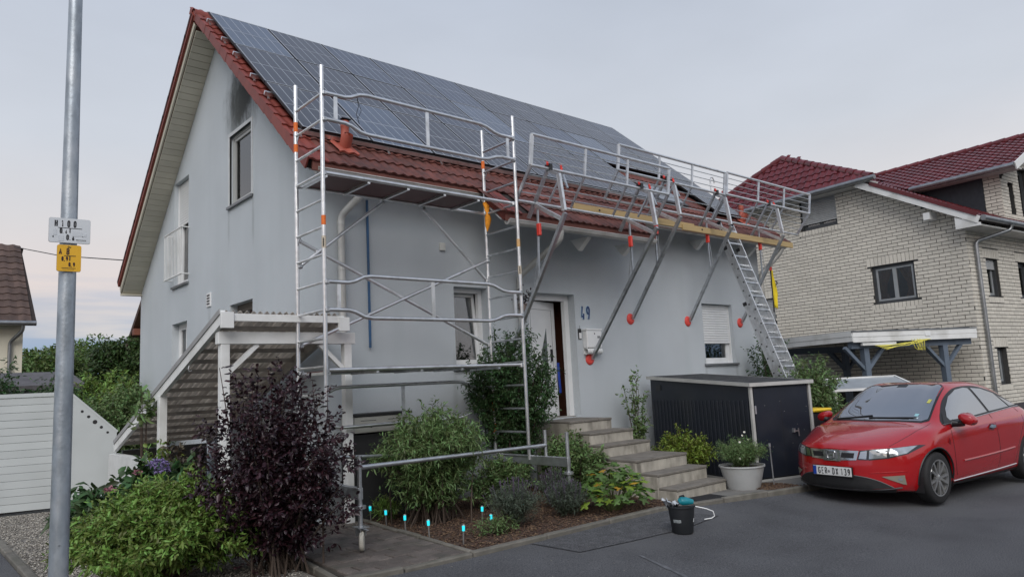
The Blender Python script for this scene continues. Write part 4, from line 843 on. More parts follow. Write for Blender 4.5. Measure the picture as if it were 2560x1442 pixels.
stake = MB().tube([(5.38, -3.14, .02), (5.36, -3.14, .5), (5.355, -3.14, .60)], .010, 8).tube([(5.355, -3.14, .57), (5.353, -3.14, .62)], .018, 8).build('ground_stake', zinc, smooth=True); tag(stake, 'thin steel rod stuck in the ground before the shed door', 'stake')
binb = thing('recycling_bin', 'black recycling bin with yellow lid beside the shed', 'bin', (6.98, -2.90, .02), R(-15))
MB().prism([(-.16, 0), (.16, 0), (.19, .95), (-.19, .95)], lambda p: (p[0], -.3, p[1]), lambda p: (p[0], .3, p[1])).build('body', black, binb, bevel=.02); boxp('lid', (-.205, -.34, .95), (.205, .32, 1.005), M('yellow_lid', (.75, .50, .02), .45), binb, .02)
cab = thing('storage_cabinet', 'dark cabinet with pale drawer front against the wall behind the scaffold', 'cabinet', (0, 0, 0))
boxp('body', (.20, -.40, -.0), (1.05, -.06, 1.10), M('cabinet_dark', (.03, .03, .032), .6), cab); boxp('top', (.18, -.42, 1.33), (1.07, -.05, 1.36), MATS['cabinet_dark'], cab); boxp('drawer_front', (.21, -.41, 1.12), (1.04, -.06, 1.32), M('cabinet_pale', (.52, .52, .48), .5, 0, .08, 5), cab, .004)
boxp('drawer_lock', (.44, -.418, 1.18), (.455, -.408, 1.21), black, cab)
for x in (.30, .70): boxp('drawer_slot', (x, -.414, 1.27), (x+.22, -.409, 1.276), MATS['cabinet_dark'], cab)
bl = MB().box((.655, -.06, 2.23), (.685, -.035, 4.3)).build('blue_batten', M('blue_paint', (.03, .10, .22), .5, 0, .25, 4, dirt=(.05, .06, .07), dscale=3), bevel=.003); tag(bl, 'narrow blue painted batten fixed upright on the front wall', 'batten')
basket = thing('wall_planter', 'dark red leafed plant in a small holder on the downpipe beside the door', 'plant', (3.40, -.16, 2.80)); MB().lathe([(0, 0), (.06, 0), (.075, .12), (.07, .12)], (0, 0, 0), 14).build('pot', M('clay_pot', (.25, .2, .18), .8), basket, smooth=True)
fl_ = thing('flag', 'yellow flag hanging limp from a dark pole at the far house corner', 'flag', (10.80, -.38, 3.3))
tubep('pole', [(.0, .0, -.35), (.02, .0, .62)], .014, black, fl_); tubep('red_tip', [(.02, 0, .60), (.02, 0, .68)], .03, redp, fl_)
fm2 = MB(); nu, nv = 8, 14
for i in range(nu):
    for j in range(nv):
        t = j/(nv-1); u = i/(nu-1); wd_ = .06+.12*math.sin(min(1, t*1.25)*math.pi*.62)*(1-.35*t); fm2.v.append((.03+u*wd_, .03*math.sin(u*9+t*4), .62-t*.86-.06*u+.05*math.sin(t*7+u*2)*u))
fm2.f = [(i*nv+j, (i+1)*nv+j, (i+1)*nv+j+1, i*nv+j+1) for i in range(nu-1) for j in range(nv-1)]
fo_ = fm2.build('cloth', M('yellow_flag', (.80, .62, .02), .8, 0, .12, 6), fl_, smooth=True); md = fo_.modifiers.new('s', 'SOLIDIFY'); md.thickness = .004
MB().tube([(.12, -.045, .36), (.17, -.05, .31), (.12, -.045, .27)], .012, 6).build('emblem', black, fl_)
# solar garden lights
LP = [(.36, -.50), (.32, -.94), (.26, -1.46), (.24, -1.97), (.29, -2.52), (1.13, -1.78), (.87, -2.28), (1.58, -2.0), (2.36, -1.78)]
LN = ['first of the row along the path, nearest the house', 'second of the row along the path from the house', 'third of the row along the path from the house', 'fourth of the row along the path from the house', 'last of the row along the path, nearest the street', 'standing alone below the narrow leafed bush', 'between the bush and the big lavender', 'half hidden in the big lavender', 'half hidden behind the small lavender']
steel = M('stainless', (.6, .6, .6), .3, .9); glow = M('turquoise_glow', (.02, .45, .5), .3, 0, .05, 5, emit=(.02, .58, .68, .85))
for k, (x, y) in enumerate(LP):
    o = thing('solar_light', f'small solar stake light glowing turquoise, {LN[k]}', 'garden light', (x, y, .03), group='solar lights in the flower bed'); o.rotation_euler = (random.uniform(-.06, .06), random.uniform(-.06, .06), 0)
    MB().lathe([(0, 0), (.009, 0), (.009, .135), (0, .135)], (0, 0, 0), 10).build('stem', steel, o); MB().lathe([(0, .135), (.014, .135), (.016, .19), (0, .19)], (0, 0, 0), 12).build('lens', glow, o, smooth=True); MB().lathe([(0, .19), (.018, .19), (.016, .20), (0, .204)], (0, 0, 0), 12).build('cap', steel, o, smooth=True)
# ================================================================ privacy screen on the left
scr = thing('privacy_fence', 'light grey slatted privacy screen with slanted end panel behind the lamp post', 'fence')
fen = M('fence_composite', (.47, .50, .50), .6, 0, .06, 2, objrand=.04)
fa = Vector((-4.55, 5.50)); fb = Vector((-2.10, 4.82)); d = (fb-fa); Lf = d.length; an = math.atan2(d.y, d.x)
sp = MB().box((0, -.012, 0), (Lf, .012, .112)).build('slat', fen, scr, bevel=.004)
for k in range(15):
    o = sp if k == 0 else inst(sp, scr); o.location = (fa.x, fa.y, .07+k*.116); o.rotation_euler = (0, 0, an)
for t in (0, .99): q = fa+d*t; boxp('post', (q.x-.04, q.y-.04, 0), (q.x+.04, q.y+.04, 1.87), fen, scr, .004)
o = MB().box((0, -.025, 0), (Lf, .025, .06)).build('top_cap', fen, scr); o.location = (fa.x, fa.y, 1.812); o.rotation_euler = (0, 0, an)
ea, eb = Vector((-2.03, 4.80)), Vector((-1.40, 4.62)); de = (eb-ea); nrm = Vector((de.y, -de.x)).normalized()*.02
pt = lambda u, z, s: (ea.x+de.x*u+nrm.x*s, ea.y+de.y*u+nrm.y*s, z)
MB().prism([(0, .03), (1, .03), (1, 1.19), (0, 1.83)], lambda p: pt(p[0], p[1], 1), lambda p: pt(p[0], p[1], -1)).build('end_panel', fen, scr)
MB().prism([(-.08, .0), (.03, .0), (.03, 1.86), (-.08, 1.86)], lambda p: pt(p[0], p[1], 1.5), lambda p: pt(p[0], p[1], -1.5)).build('end_post', fen, scr)
MB().bar(pt(0, 1.84, 0), pt(1.02, 1.19, 0), .05, .03).build('slanted_cap', fen, scr)
for u, r_ in ((.24, .022), (.38, .024), (.52, .034), (.66, .024), (.80, .020)):
    c_ = pt(u, 1.86-.16-u*.64, 1.05); mb = MB(); mb.add([(c_[0]+de.normalized().x*r_*math.cos(a), c_[1]+de.normalized().y*r_*math.cos(a)+nrm.y*.02, c_[2]+r_*math.sin(a)) for a in [2*math.pi*k/14 for k in range(14)]], [tuple(range(14))]); mb.build('round_hole', black, scr)
# ================================================================ lamp post with marker plates
lamp = thing('lamp_post', 'galvanised steel lamp post in the left foreground carrying two marker plates', 'lamp post', (-3.710, -4.86, 0))
post = MB().lathe([(.0425, -.15), (.0395, 1.1), (.0360, 2.4), (.0305, 3.5), (.024, 6.0), (0, 6.0)], (0, 0, 0), 40).build('post', M('galvanised_post', (.33, .37, .41), .42, .55, .28, 22, .08, 60, dirt=(.5, .53, .56), dscale=16, stretch=(1, 1, .45)), lamp, smooth=True)
ca = math.atan2(CAM.y+4.86, CAM.x+3.71)
hp = MB(); n = 8
for i in range(n+1):
    a = ca-.62+1.24*i/n
    for z in (.70, 1.08): rr_ = .0418 if z < 1 else .0408; hp.v.append((rr_*math.cos(a), rr_*math.sin(a), z))
hp.f = [(2*i, 2*i+2, 2*i+3, 2*i+1) for i in range(n)]; md_ = hp.build('access_door', MATS['galvanised_post'], lamp); MB().lathe([(0, -.002), (.006, -.002)], (.0412*math.cos(ca), .0412*math.sin(ca), 1.04), 10).build('door_bolt', black, md_)
fx, fy = math.cos(ca+.10), math.sin(ca+.10); rz = math.atan2(fy, fx)+R(90)
def plate(name, w_, h_, z, mat, lab):
    o = thing(name, lab, 'sign', (-3.710+fx*.045, -4.86+fy*.045, z), rz); o.scale = (.85, .85, .85); r_ = .010; q = []
    for cx_, cy_, a_ in ((w_/2-r_, h_/2-r_, 0), (-w_/2+r_, h_/2-r_, 90), (-w_/2+r_, -h_/2+r_, 180), (w_/2-r_, -h_/2+r_, 270)):
        for k in range(4): a = R(a_+k*30); q.append((cx_+r_*math.cos(a), cy_+r_*math.sin(a)))
    MB().prism(q, lambda p: (p[0], -.002, p[1]), lambda p: (p[0], .002, p[1])).build('plate', mat, o); MB().prism([(a*1.012, b*1.016) for a, b in q], lambda p: (p[0], .0021, p[1]), lambda p: (p[0], .004, p[1])).build('rim', M('plate_rim', (.35, .36, .37), .5), o)
    boxp('bracket', (-.03, .004, -.03), (.03, .03, .03), black, o); return o
blk = M('sign_black', (.012, .012, .015), .6)
s1 = plate('hydrant_sign', .198, .138, 2.478, M('sign_white', (.60, .63, .66), .45, 0, .05, 20), 'white hydrant marker plate reading H 100 on the lamp post')
def st(par, s, x, z, size, mat=blk, sx=.72): text('lettering', s, size, mat, par, (x, -.0026, z), (R(90), 0, 0), .0006, sx=sx, bold=size*.022)
def sb(par, x0, x1, z0, z1, mat=blk): boxp('mark', (x0, -.0032, z0), (x1, -.0021, z1), mat, par)
strokes('lettering', [('H', -.066, .021), ('1', -.036, .021), ('0', -.006, .021), ('0', .024, .021)], .034, .52, .0034, blk, s1, -.0026)
sb(s1, -.056, .058, .0125, .0155); sb(s1, -.002, .003, -.012, .0125); strokes('lettering', [('0', -.042, -.016), ('.', -.030, -.017), ('0', -.010, -.052), ('.', .004, -.053)], .027, .6, .0032, blk, s1, -.0026); strokes('lettering', [('4', -.018, -.018), ('6', .017, -.053)], .020, .62, .0028, blk, s1, -.0026)
greyp = M('sign_grey', (.40, .43, .45), .5)
for x0, x1, z0, z1 in ((-.08, -.062, -.028, .004), (-.055, -.03, -.06, -.03), (.012, .04, -.03, 0), (.04, .06, -.028, -.004), (.066, .080, -.03, -.012)): sb(s1, x0, x1, z0, z1, M('sign_shade', (.54, .57, .60), .5))
for k in range(12): sb(s1, .030+k*.0042, .0325+k*.0042, -.052, -.048)
for k in range(11): sb(s1, .032+k*.0046, .034+k*.0046, -.058, -.056, greyp)
sb(s1, -.082, -.076, -.042, -.034); sb(s1, .060, .065, -.032, -.029)
s2 = plate('gas_sign', .116, .148, 2.346, M('sign_yellow', (.72, .40, .02), .45, 0, .06, 20), 'yellow gas marker plate reading A B below the white plate')
st(s2, 'Gas', .0, .062, .012, blk, .9); strokes('lettering', [('A', -.042, .021), ('B', -.006, .021)], .032, .55, .0034, M('sign_maroon', (.03, .006, .008), .6), s2, -.0026)
sb(s2, -.024, .032, .011, .0145); sb(s2, .001, .006, -.014, .011); strokes('lettering', [('0', -.031, -.015), (',', -.021, -.015), ('9', -.010, -.015), ('0', .003, -.046), (',', .013, -.046), ('9', .024, -.046)], .021, .52, .0028, MATS['sign_maroon'], s2, -.0026)
for k in range(14): sb(s2, -.034+k*.0048, -.0305+k*.0048, -.058, -.0545)
for k in range(12): sb(s2, -.030+k*.0048, -.0275+k*.0048, -.066, -.064, M('sign_brown', (.3, .16, .02), .5))
# ================================================================ brick neighbour on the right
nb = thing('brick_house', 'cream brick house with dark red glazed tile roof behind the carport', 'house', (16.14, -2.79, 0), R(-6.4))
NBM = Matrix.Translation((16.14, -2.79, 0)) @ Matrix.Rotation(R(-6.4), 4, 'Z'); NBI = NBM.inverted()
mortar = M('dark_mortar', (.05, .049, .047), .95, 0, .2, 30)
brickm = M('cream_brick', (.64, .605, .53), .8, 0, .08, 30, .15, 120, objrand=.07, island=.08)
nl = lambda u, d, z: (d, u, z)     # face towards our house
ns = lambda u, d, z: (u, d, z)     # street face
def ntop(u): return 5.12+.556*(min(u, 10.8-u)+.5)-.22
NLo = [(1.34, 2.51, 3.32, 4.37), (3.35, 4.52, 5.78, 6.85), (5.72, 6.25, 2.55, 3.9)]
NSo = [(.89, 1.58, 3.25, 4.25), (2.80, 3.55, 3.25, 4.25), (.84, 1.42, 1.02, 1.95), (2.90, 3.22, 5.62, 6.50), (3.62, 4.30, 5.62, 7.0)]
strip_wall(nl, [.25, 2.9, 7.9, 10.8], NLo, lambda u: min(ntop(u), 6.78), -.1, .25).build('gable_wall', mortar, nb)
strip_wall(ns, [0, 12], [o for o in NSo if o[2] < 5], lambda u: 5.0, -.1, .25).build('street_wall', mortar, nb)
strip_wall(ns, [2.45, 4.85, 7.25], [o for o in NSo if o[2] > 5], lambda u: 6.75+.498*(2.40-abs(u-4.85)), 5.0, .25).build('cross_gable_wall', mortar, nb)
MB().prism([(-.54, 4.90), (.03, 4.90), (.03, 5.20), (-.54, 4.97)], lambda p: (-.425, *p), lambda p: (-.40, *p)).build('eave_end', white, nb)
# ---- bricks: nearest 300 as parts, the rest one mesh
BLn, BH = .285, .0965; JT = .015; cand = []
def in_open(u0, u1, z0, z1, ops): return any(u1 > o[0] and u0 < o[1] and z1 > o[2] and z0 < o[3] for o in ops)
lint = []
for face, ops, umax in (('l', NLo, 10.8), ('s', NSo, 12.0)):
    for o in ops:
        if face == 's' and o[2] > 5: continue
        lint.append((face, o[0]-.12, o[1]+.12, o[3]+.01, o[3]+.25, 'v')); lint.append((face, o[0]-.10, o[1]+.10, o[2]-.15, o[2]-.01, 'v'))
def wild(row, seed): random.seed(row*13+seed); return (.5 if row % 2 else 0)+random.choice((0, 0, .08, -.08))
def clipseg(a, b, holes):
    segs = [(a, b)]
    for h0, h1 in holes: segs = [q for s0, s1 in segs for q in ((s0, min(s1, h0)), (max(s0, h1), s1)) if q[1]-q[0] > .03]
    return segs
for face, ops, umax in (('l', NLo, 10.8), ('s', NSo, 12.0)):
    for r_ in range(3, 84):
        z0 = r_*BH; z1 = z0+BH-JT
        hb = [o for o in ops if z1 > o[2] and z0 < o[3]]+[(q[1], q[2], q[3], q[4]) for q in lint if q[0] == face and z1 > q[3] and z0 < q[4]]
        holes = [(o[0], o[1]) for o in hb]
        u = -BLn*wild(r_, 1 if face == 'l' else 7)
        while u < umax:
            a, b = max(u, 2.45 if (face == 's' and z1 > 4.98) else .0), min(u+BLn-JT, umax)
            random.seed(int(r_*991+u*173)); 
            top_ok = (z1 < min(ntop((a+b)/2)+.12, 6.78)) if face == 'l' else (z1 < 4.98 or (a >= 2.45 and b < 7.3 and z1 < 6.6+.498*(2.40-abs((a+b)/2-4.85))))
            if top_ok and b-a > .04:
                for s0, s1 in clipseg(a, b, holes): cand.append((face, s0, s1, z0, z1))
                for h in hb:      # slivers of cut brick above or below an opening
                    c0, c1 = max(a, h[0]), min(b, h[1]); lo2, hi2 = (z0, h[2]-.012) if h[2] > z0 else (h[3]+.012, z1)
                    others = [q for q in hb if q is not h and q[0] < c1 and q[1] > c0]
                    if c1-c0 > .04 and hi2-lo2 > .018 and not others: cand.append((face, c0, c1, lo2, hi2))
            u += BLn
random.seed(11)
for face, u0, u1, z0, z1, _ in lint:
    n = max(3, round((u1-u0)/.105))
    for k in range(n): cand.append((face, u0+(u1-u0)*k/n+.008, u0+(u1-u0)*(k+1)/n-.006, z0, z1))
camN = NBI @ CAM
def bc(c): return Vector(((-.01, (c[1]+c[2])/2, (c[3]+c[4])/2) if c[0] == 'l' else ((c[1]+c[2])/2, -.01, (c[3]+c[4])/2)))
# drop what our house or the car hides anyway is not needed: sort by distance
cand = [c for c in cand if not (c[4] < 1.0 and c[0] == 'l')]
cand.sort(key=lambda c: (bc(c)-camN).length)
wall_o = [o for o in nb.children if o.name.startswith('gable_wall')][0]; wall_s = [o for o in nb.children if o.name.startswith('street_wall')][0]
bcache = {}
def brickbox(c, mb):
    f, u0, u1, z0, z1 = c; pr = .014+random.uniform(-.003, .003)
    if f == 'l': mb.box((-pr, u0, z0), (.002, u1, z1))
    else: mb.box((u0, -pr, z0), (u1, .002, z1))
rest = {'l': MB(), 's': MB()}
vis = [c for c in cand if c[3] > 1.6 or c[0] == 's']
pick = set(id(c) for c in vis[:300])
for c in cand:
    if id(c) in pick:
        l_, h_ = round(c[2]-c[1], 3), round(c[4]-c[3], 3); key = (c[0], l_, h_)
        if key not in bcache:
            o = MB(); (o.box((-.014, -l_/2, -h_/2), (.002, l_/2, h_/2)) if c[0] == 'l' else o.box((-l_/2, -.014, -h_/2), (l_/2, .002, h_/2))); bcache[key] = o.build('brick', brickm, wall_o if c[0] == 'l' else wall_s); ob = bcache[key]
        else: ob = inst(bcache[key], wall_o if c[0] == 'l' else wall_s)
        p = bc(c); ob.location = (p.x+.01 if c[0] == 'l' else p.x, p.y if c[0] == 'l' else p.y+.01, p.z); ob.location += Vector((random.uniform(-.003, .003), random.uniform(-.003, .003), 0))
    else: brickbox(c, rest[c[0]])
stuff(rest['l'].build('bricks', brickm, wall_o)); stuff(rest['s'].build('bricks', brickm, wall_s))
MB().box((0, -.02, -.1), (12, -.002, .52)).build('dark_base', M('dark_brick', (.05, .045, .05), .7, 0, .3, 12), nb)
dkf = M('dark_frame', (.06, .064, .068), .4); nsh = M('grey_shutter', (.42, .43, .43), .5)
gsash = M('grey_sash', (.30, .32, .33), .4); nw = window(nb, nl, 1.34, 2.51, 3.32, 4.37, dkf, .06, lights=2, sill=False, cur=.0, fw=.075, sashm=gsash)
for k, (a, b) in enumerate(((1.46, 1.90), (1.97, 2.42))):
    cm = MB(); n = 14
    for i in range(n+1):
        t = i/n; u = a+(b-a)*t; dd = .16+.02*math.sin(t*26)
        for j in range(5):
            q = j/4; pin = abs(q-.35)*.9; uu = (b if k else a)+(u-(b if k else a))*(.35+pin) ; cm.v.append(nl(uu, dd, 3.42+q*.86))
    cm.f = [(i*5+j, (i+1)*5+j, (i+1)*5+j+1, i*5+j+1) for i in range(n) for j in range(4)]
    cm.build('drape', M('copper_drape', (.72, .34, .13), .8, 0, .25, 8), nw, smooth=True)
window(nb, nl, 3.35, 4.52, 5.78, 6.85, dkf, .10, lights=2, shutter=.80, sill=False, shm=nsh, fw=.075); window(nb, nl, 5.72, 6.25, 2.55, 3.9, dkf, .10, sill=False, shutter=.5, shm=nsh)
window(nb, ns, .89, 1.58, 3.25, 4.25, dkf, .12, sill=False, sashm=gsash, shutter=.24, shm=nsh, cur=.8); window(nb, ns, 2.80, 3.55, 3.25, 4.25, dkf, .12, sill=False, cur=.5); window(nb, ns, .84, 1.42, 1.02, 1.95, dkf, .12, sill=False, sashm=gsash, cur=.9)
window(nb, ns, 2.90, 3.22, 5.62, 6.50, dkf, .12, sill=False); window(nb, ns, 3.62, 4.30, 5.62, 7.0, dkf, .12, sill=False)
# ---- roofs
gz = M('glazed_tile', (.115, .016, .019), .33, 0, .2, 8, objrand=.18, island=.2, spec=.6)
def ntile(w=.30, ln=.40):
    mb = MB(); n = 6; prof = [(i/n*w, .035*(.5-.5*math.cos(2*math.pi*min(1, i/n*1.25)))) for i in range(n+1)]; k = n+1
    mb.add([(x, 0, z+.032) for x, z in prof]+[(x, ln, z+.002) for x, z in prof]+[(x, 0, z+.006) for x, z in prof], [q for i in range(n) for q in ((i, i+1, k+i+1, k+i), (2*k+i, 2*k+i+1, i+1, i))]); return mb
def inpoly(p, poly):
    c = False; j = len(poly)-1
    for i in range(len(poly)):
        if (poly[i][1] > p[1]) != (poly[j][1] > p[1]) and p[0] < (poly[j][0]-poly[i][0])*(p[1]-poly[i][1])/(poly[j][1]-poly[i][1])+poly[i][0]: c = not c
        j = i
    return c
def tiled(parent, o, ax, up, poly, mat, w_=.22, ex=.245, nobj=0, name='roof_tile', base=under_m, bname='roof_plane', world=Matrix.Identity(4)):
    """tiles over polygon poly given in (across, upslope) coordinates; largest in view become parts"""
    o, ax, up = Vector(o), Vector(ax).normalized(), Vector(up).normalized(); nr = ax.cross(up).normalized()
    if nr.z < 0: nr = -nr
    F = Matrix(((ax.x, up.x, nr.x, o.x), (ax.y, up.y, nr.y, o.y), (ax.z, up.z, nr.z, o.z), (0, 0, 0, 1)))
    b = MB(); b.add([F @ Vector((x, y, dz)) for dz in (-.01, -.12) for x, y in poly], [tuple(range(len(poly))), tuple(range(len(poly), 2*len(poly)))[::-1]]+[(i, (i+1) % len(poly), len(poly)+(i+1) % len(poly), len(poly)+i) for i in range(len(poly))])
    bo = b.build(bname, base, parent)
    ys = [p[1] for p in poly]; xs_ = [p[0] for p in poly]; cells = []
    y = min(ys); 
    while y < max(ys)-.05:
        x = min(xs_)
        while x < max(xs_)-.05:
            if inpoly((x+w_/2, y+ex/2), poly): cells.append((x, y))
            x += w_
        y += ex
    cw_ = world.inverted() @ CAM; cells.sort(key=lambda c: ((F @ Vector((c[0], c[1], 0)))-cw_).length)
    t = ntile(w_, ex+.07); pr = None
    for x, y in cells[:nobj]:
        m4 = F @ Matrix.Translation((x, y, random.uniform(0, .004)))
        if pr is None: pr = t.build(name, mat, bo, smooth=True); pr.matrix_local = m4
        else: inst(pr, bo, mat4=m4)
    if cells[nobj:]:
        mb = MB()
        for x, y in cells[nobj:]: dz = random.uniform(0, .004); mb.add([F @ Vector((a+x, b_+y, c+dz)) for a, b_, c in t.v], t.f)
        stuff(mb.build('tiles', mat, bo, smooth=True))
    return bo
S62 = math.hypot(1, .556)
tiled(nb, (-.42, -.5, 5.12), (1, 0, 0), (0, 1, .556), [(0, 0), (5.5, 0), (5.5, 5.9*S62), (1.07, 5.9*S62), (0.02, 2.55*S62)], gz, nobj=60, world=NBM, bname='main_roof')
hs = Vector((1.10, 0, 1.64)); tiled(nb, (-.45, 2.0, 6.78), (0, 1, 0), (1.10, 0, 1.64), [(0, 0), (6.8, 0), (3.4, hs.length)], gz, nobj=110, world=NBM, bname='hip_roof')
c6 = math.hypot(2.75, 1.37); tiled(nb, (2.10, -.55, 6.78), (0, 1, 0), (2.75, 0, 1.37), [(0, 0), (3.03, 0), (5.5, c6), (0, c6)], gz, nobj=130, world=NBM, bname='cross_roof')
mb = MB(); mb.add([(7.6, -.55, 6.78), (7.6, 2.5, 6.78), (4.85, 4.95, 8.15), (4.85, -.55, 8.15), (-.3, 11.3, 5.12), (12, 11.3, 5.12), (12, 5.4, 8.40), (.65, 5.4, 8.40), (5.05, -.5, 5.12), (12, -.5, 5.12), (5.05, 5.4, 8.40)], [(0,1,2,3),(4,5,6,7),(8,9,6,10)]); mb.build('rear_roof', gz, nb)
def caps(p, q, n):
    p, q = Vector(p), Vector(q); d = (q-p)/n
    for k in range(n): a = p+d*k; MB().tube([a, a+d*1.08], [.115, .095], 10).build('ridge_tile', gz, nb, smooth=True)
caps((-.40, 2.0, 6.80), (.65, 5.4, 8.42), 13); caps((.65, 5.4, 8.42), (12, 5.4, 8.42), 26); caps((4.85, -.5, 8.16), (4.85, 5, 8.16), 15); caps((-.40, 8.8, 6.80), (.65, 5.4, 8.42), 11)
MB().bar((-.43, -.52, 5.04), (-.43, 2.45, 6.69), .03, .18).build('verge_board', white, nb); MB().bar((-.44, -.5, 5.18), (-.44, 2.05, 6.60), .06, .10).build('verge_tiles', gz, nb)
MB().add([(-.41, -.52, 4.93), (0, -.52, 4.93), (0, 2.1, 6.39), (-.41, 2.1, 6.39)], [(0,1,2,3)]).build('verge_soffit', white, nb); boxp('purlin_end', (-.40, .62, 5.30), (.0, .78, 5.48), white, nb)
boxp('eave_soffit', (-.4, -.52, 4.9), (12, .0, 4.94), M('soffit_grey', (.5, .5, .48), .7), nb); boxp('hip_soffit', (-.4, 2.05, 6.66), (.0, 8.75, 6.70), MATS['soffit_grey'], nb)
zg = M('zinc_gutter', (.30, .31, .32), .35, .8, .2, 6)
def ngut(p, q): return MB().tube([p, q], .07, 12).build('gutter', zg, nb, smooth=True)
ngut((-.40, -.60, 5.08), (12, -.60, 5.08)); ngut((-.52, 1.85, 6.74), (-.52, 8.9, 6.74)); ngut((2.02, -.55, 6.74), (2.02, 2.2, 6.74))
MB().tube(bend((1.15, -.62, 5.05), (1.15, -.58, 4.9), (.28, -.09, 4.62), (.28, -.09, .3)), .045, 12).build('downpipe', zg, nb, smooth=True)
MB().add([(2.44, .42, 5.3), (2.44, 2.15, 6.76), (2.44, .42, 6.76)], [(0,1,2)]).add([(2.40, .42, 5.3), (2.40, 2.3, 6.76), (2.40, .42, 6.76)], [(0,1,2)]).build('slate_cheek', M('slate', (.022, .025, .032), .6, 0, .25, 12), nb)
boxp('cross_side_wall', (2.45, .0, 4.9), (2.70, .42, 6.75), mortar, nb)
pm = MB(); random.seed(5)
for r_ in range(19):
    z = 4.95+r_*BH; a = .0 if r_ % 2 else -.14
    while a < .42: pm.box((2.436, max(a, 0), z), (2.452, min(a+BLn-.016, .42), z+BH-.016)); a += BLn
stuff(pm.build('bricks', brickm, nb)); boxp('cross_soffit', (2.05, -.55, 6.66), (2.46, 2.1, 6.70), MATS['soffit_grey'], nb)
MB().bar((2.02, -.57, 6.70), (4.85, -.57, 8.10), .03, .2).build('cross_verge_board', white, nb)
# ================================================================ carport
cp = thing('carport', 'flat carport with white fascia boards and blue grey posts', 'carport', (12.3, -1.4, 0), math.atan2(-1.5, 3.3))
CW, CD = 3.62, 5.2; bg_ = M('blue_grey_wood', (.11, .14, .18), .7, 0, .2, 4)
for a, b in (((0, -.02, 2.31), (CW, .0, 2.42)), ((0, -.012, 2.19), (CW, .008, 2.305))): boxp('fascia_board', a, b, white, cp)
for a, b in (((-.02, 0, 2.33), (.0, CD, 2.45)), ((-.012, 0, 2.21), (.008, CD, 2.325))): boxp('fascia_board', a, b, white, cp)
boxp('edge_trim', (-.03, -.035, 2.425), (CW, -.0, 2.45), zg, cp)
cw_ = MB(); n = 60
for y in (0.02, CD):
    for i in range(n+1): cw_.v.append((CW*i/n, y, 2.45+.015*math.sin(i*1.25)))
cw_.f = [(i, i+1, n+2+i, n+1+i) for i in range(n)]; cw_.build('roof_sheet', M('dark_sheet', (.08, .085, .09), .5, .3), cp)
boxp('main_beam', (.05, .12, 2.05), (CW-.05, .24, 2.22), bg_, cp); boxp('rear_beam', (.05, 3.4, 2.05), (CW-.05, 3.52, 2.22), bg_, cp)
boxp('light_tube', (.25, -.01, 2.11), (1.2, .06, 2.17), white, cp)
for x, y in ((.45, .18), (2.75, .18), (.45, 3.46), (2.75, 3.46)):
    boxp('post', (x-.07, y-.07, 0), (x+.07, y+.07, 2.05), bg_, cp)
    for sx_ in (-1, 1): MB().bar((x+sx_*.03, y, 1.55), (x+sx_*.55, y, 2.08), .07, .09, (0,1,0)).build('knee_brace', bg_, cp)
    MB().bar((x, y+.03, 1.55), (x, y+.55, 2.08), .09, .07, (1,0,0)).build('knee_brace', bg_, cp)
boxp('vent_plate', (2.05, -.028, 2.28), (2.2, -.02, 2.38), upvc, cp)
rope = MB(); random.seed(3)
for k in range(6):
    a = [(.55+.25*k*.2, -.06-.01*k, 2.10-.02*k), (1.2+.1*k, -.07, 2.12+random.uniform(-.04, .05)), (1.75, -.07, 2.16+random.uniform(-.05, .05)), (2.0+.03*k, -.06, 2.20)]; rope.tube(a, .008, 5)
for k in range(4): rope.tube([(1.6+.08*k, -.06, 2.22), (1.66+.09*k, -.08, 2.0-.02*k), (1.75+.06*k, -.08, 1.96), (1.82+.05*k, -.06, 2.2)], .007, 5)
ro = rope.build('yellow_rope', M('yellow_rope', (.72, .66, .12), .7), smooth=True); ro.location = (12.3, -1.4, 0); ro.rotation_euler = (0, 0, math.atan2(-1.5, 3.3)); tag(ro, 'tangle of yellow rope hung under the carport fascia', 'rope')
tt = thing('cold_frame', 'tilted grey panel with white frame standing behind the red car', 'frame', (10.4, -1.75, -.12), R(-42))
MB().add([(0, 0, 1.30), (1.7, 0, 1.30), (1.7, .9, 1.52), (0, .9, 1.52), (0, 0, 1.28), (1.7, 0, 1.28), (1.7, .9, 1.50), (0, .9, 1.50)], [(0,1,2,3),(7,6,5,4),(0,4,5,1),(1,5,6,2),(2,6,7,3),(3,7,4,0)]).build('panel', M('grey_panel', (.3, .33, .36), .35), tt)
for p, q in (((0, 0, 1.3), (1.7, 0, 1.3)), ((0, .9, 1.52), (1.7, .9, 1.52)), ((0, 0, 1.3), (0, .9, 1.52)), ((1.7, 0, 1.3), (1.7, .9, 1.52))): MB().bar(p, q, .04, .05).build('frame_bar', white, tt)
for x, y, z in ((.03, .03, 1.28), (1.67, .03, 1.28), (.03, .87, 1.49), (1.67, .87, 1.49)): boxp('leg', (x-.03, y-.03, 0), (x+.03, y+.03, z), white, tt)
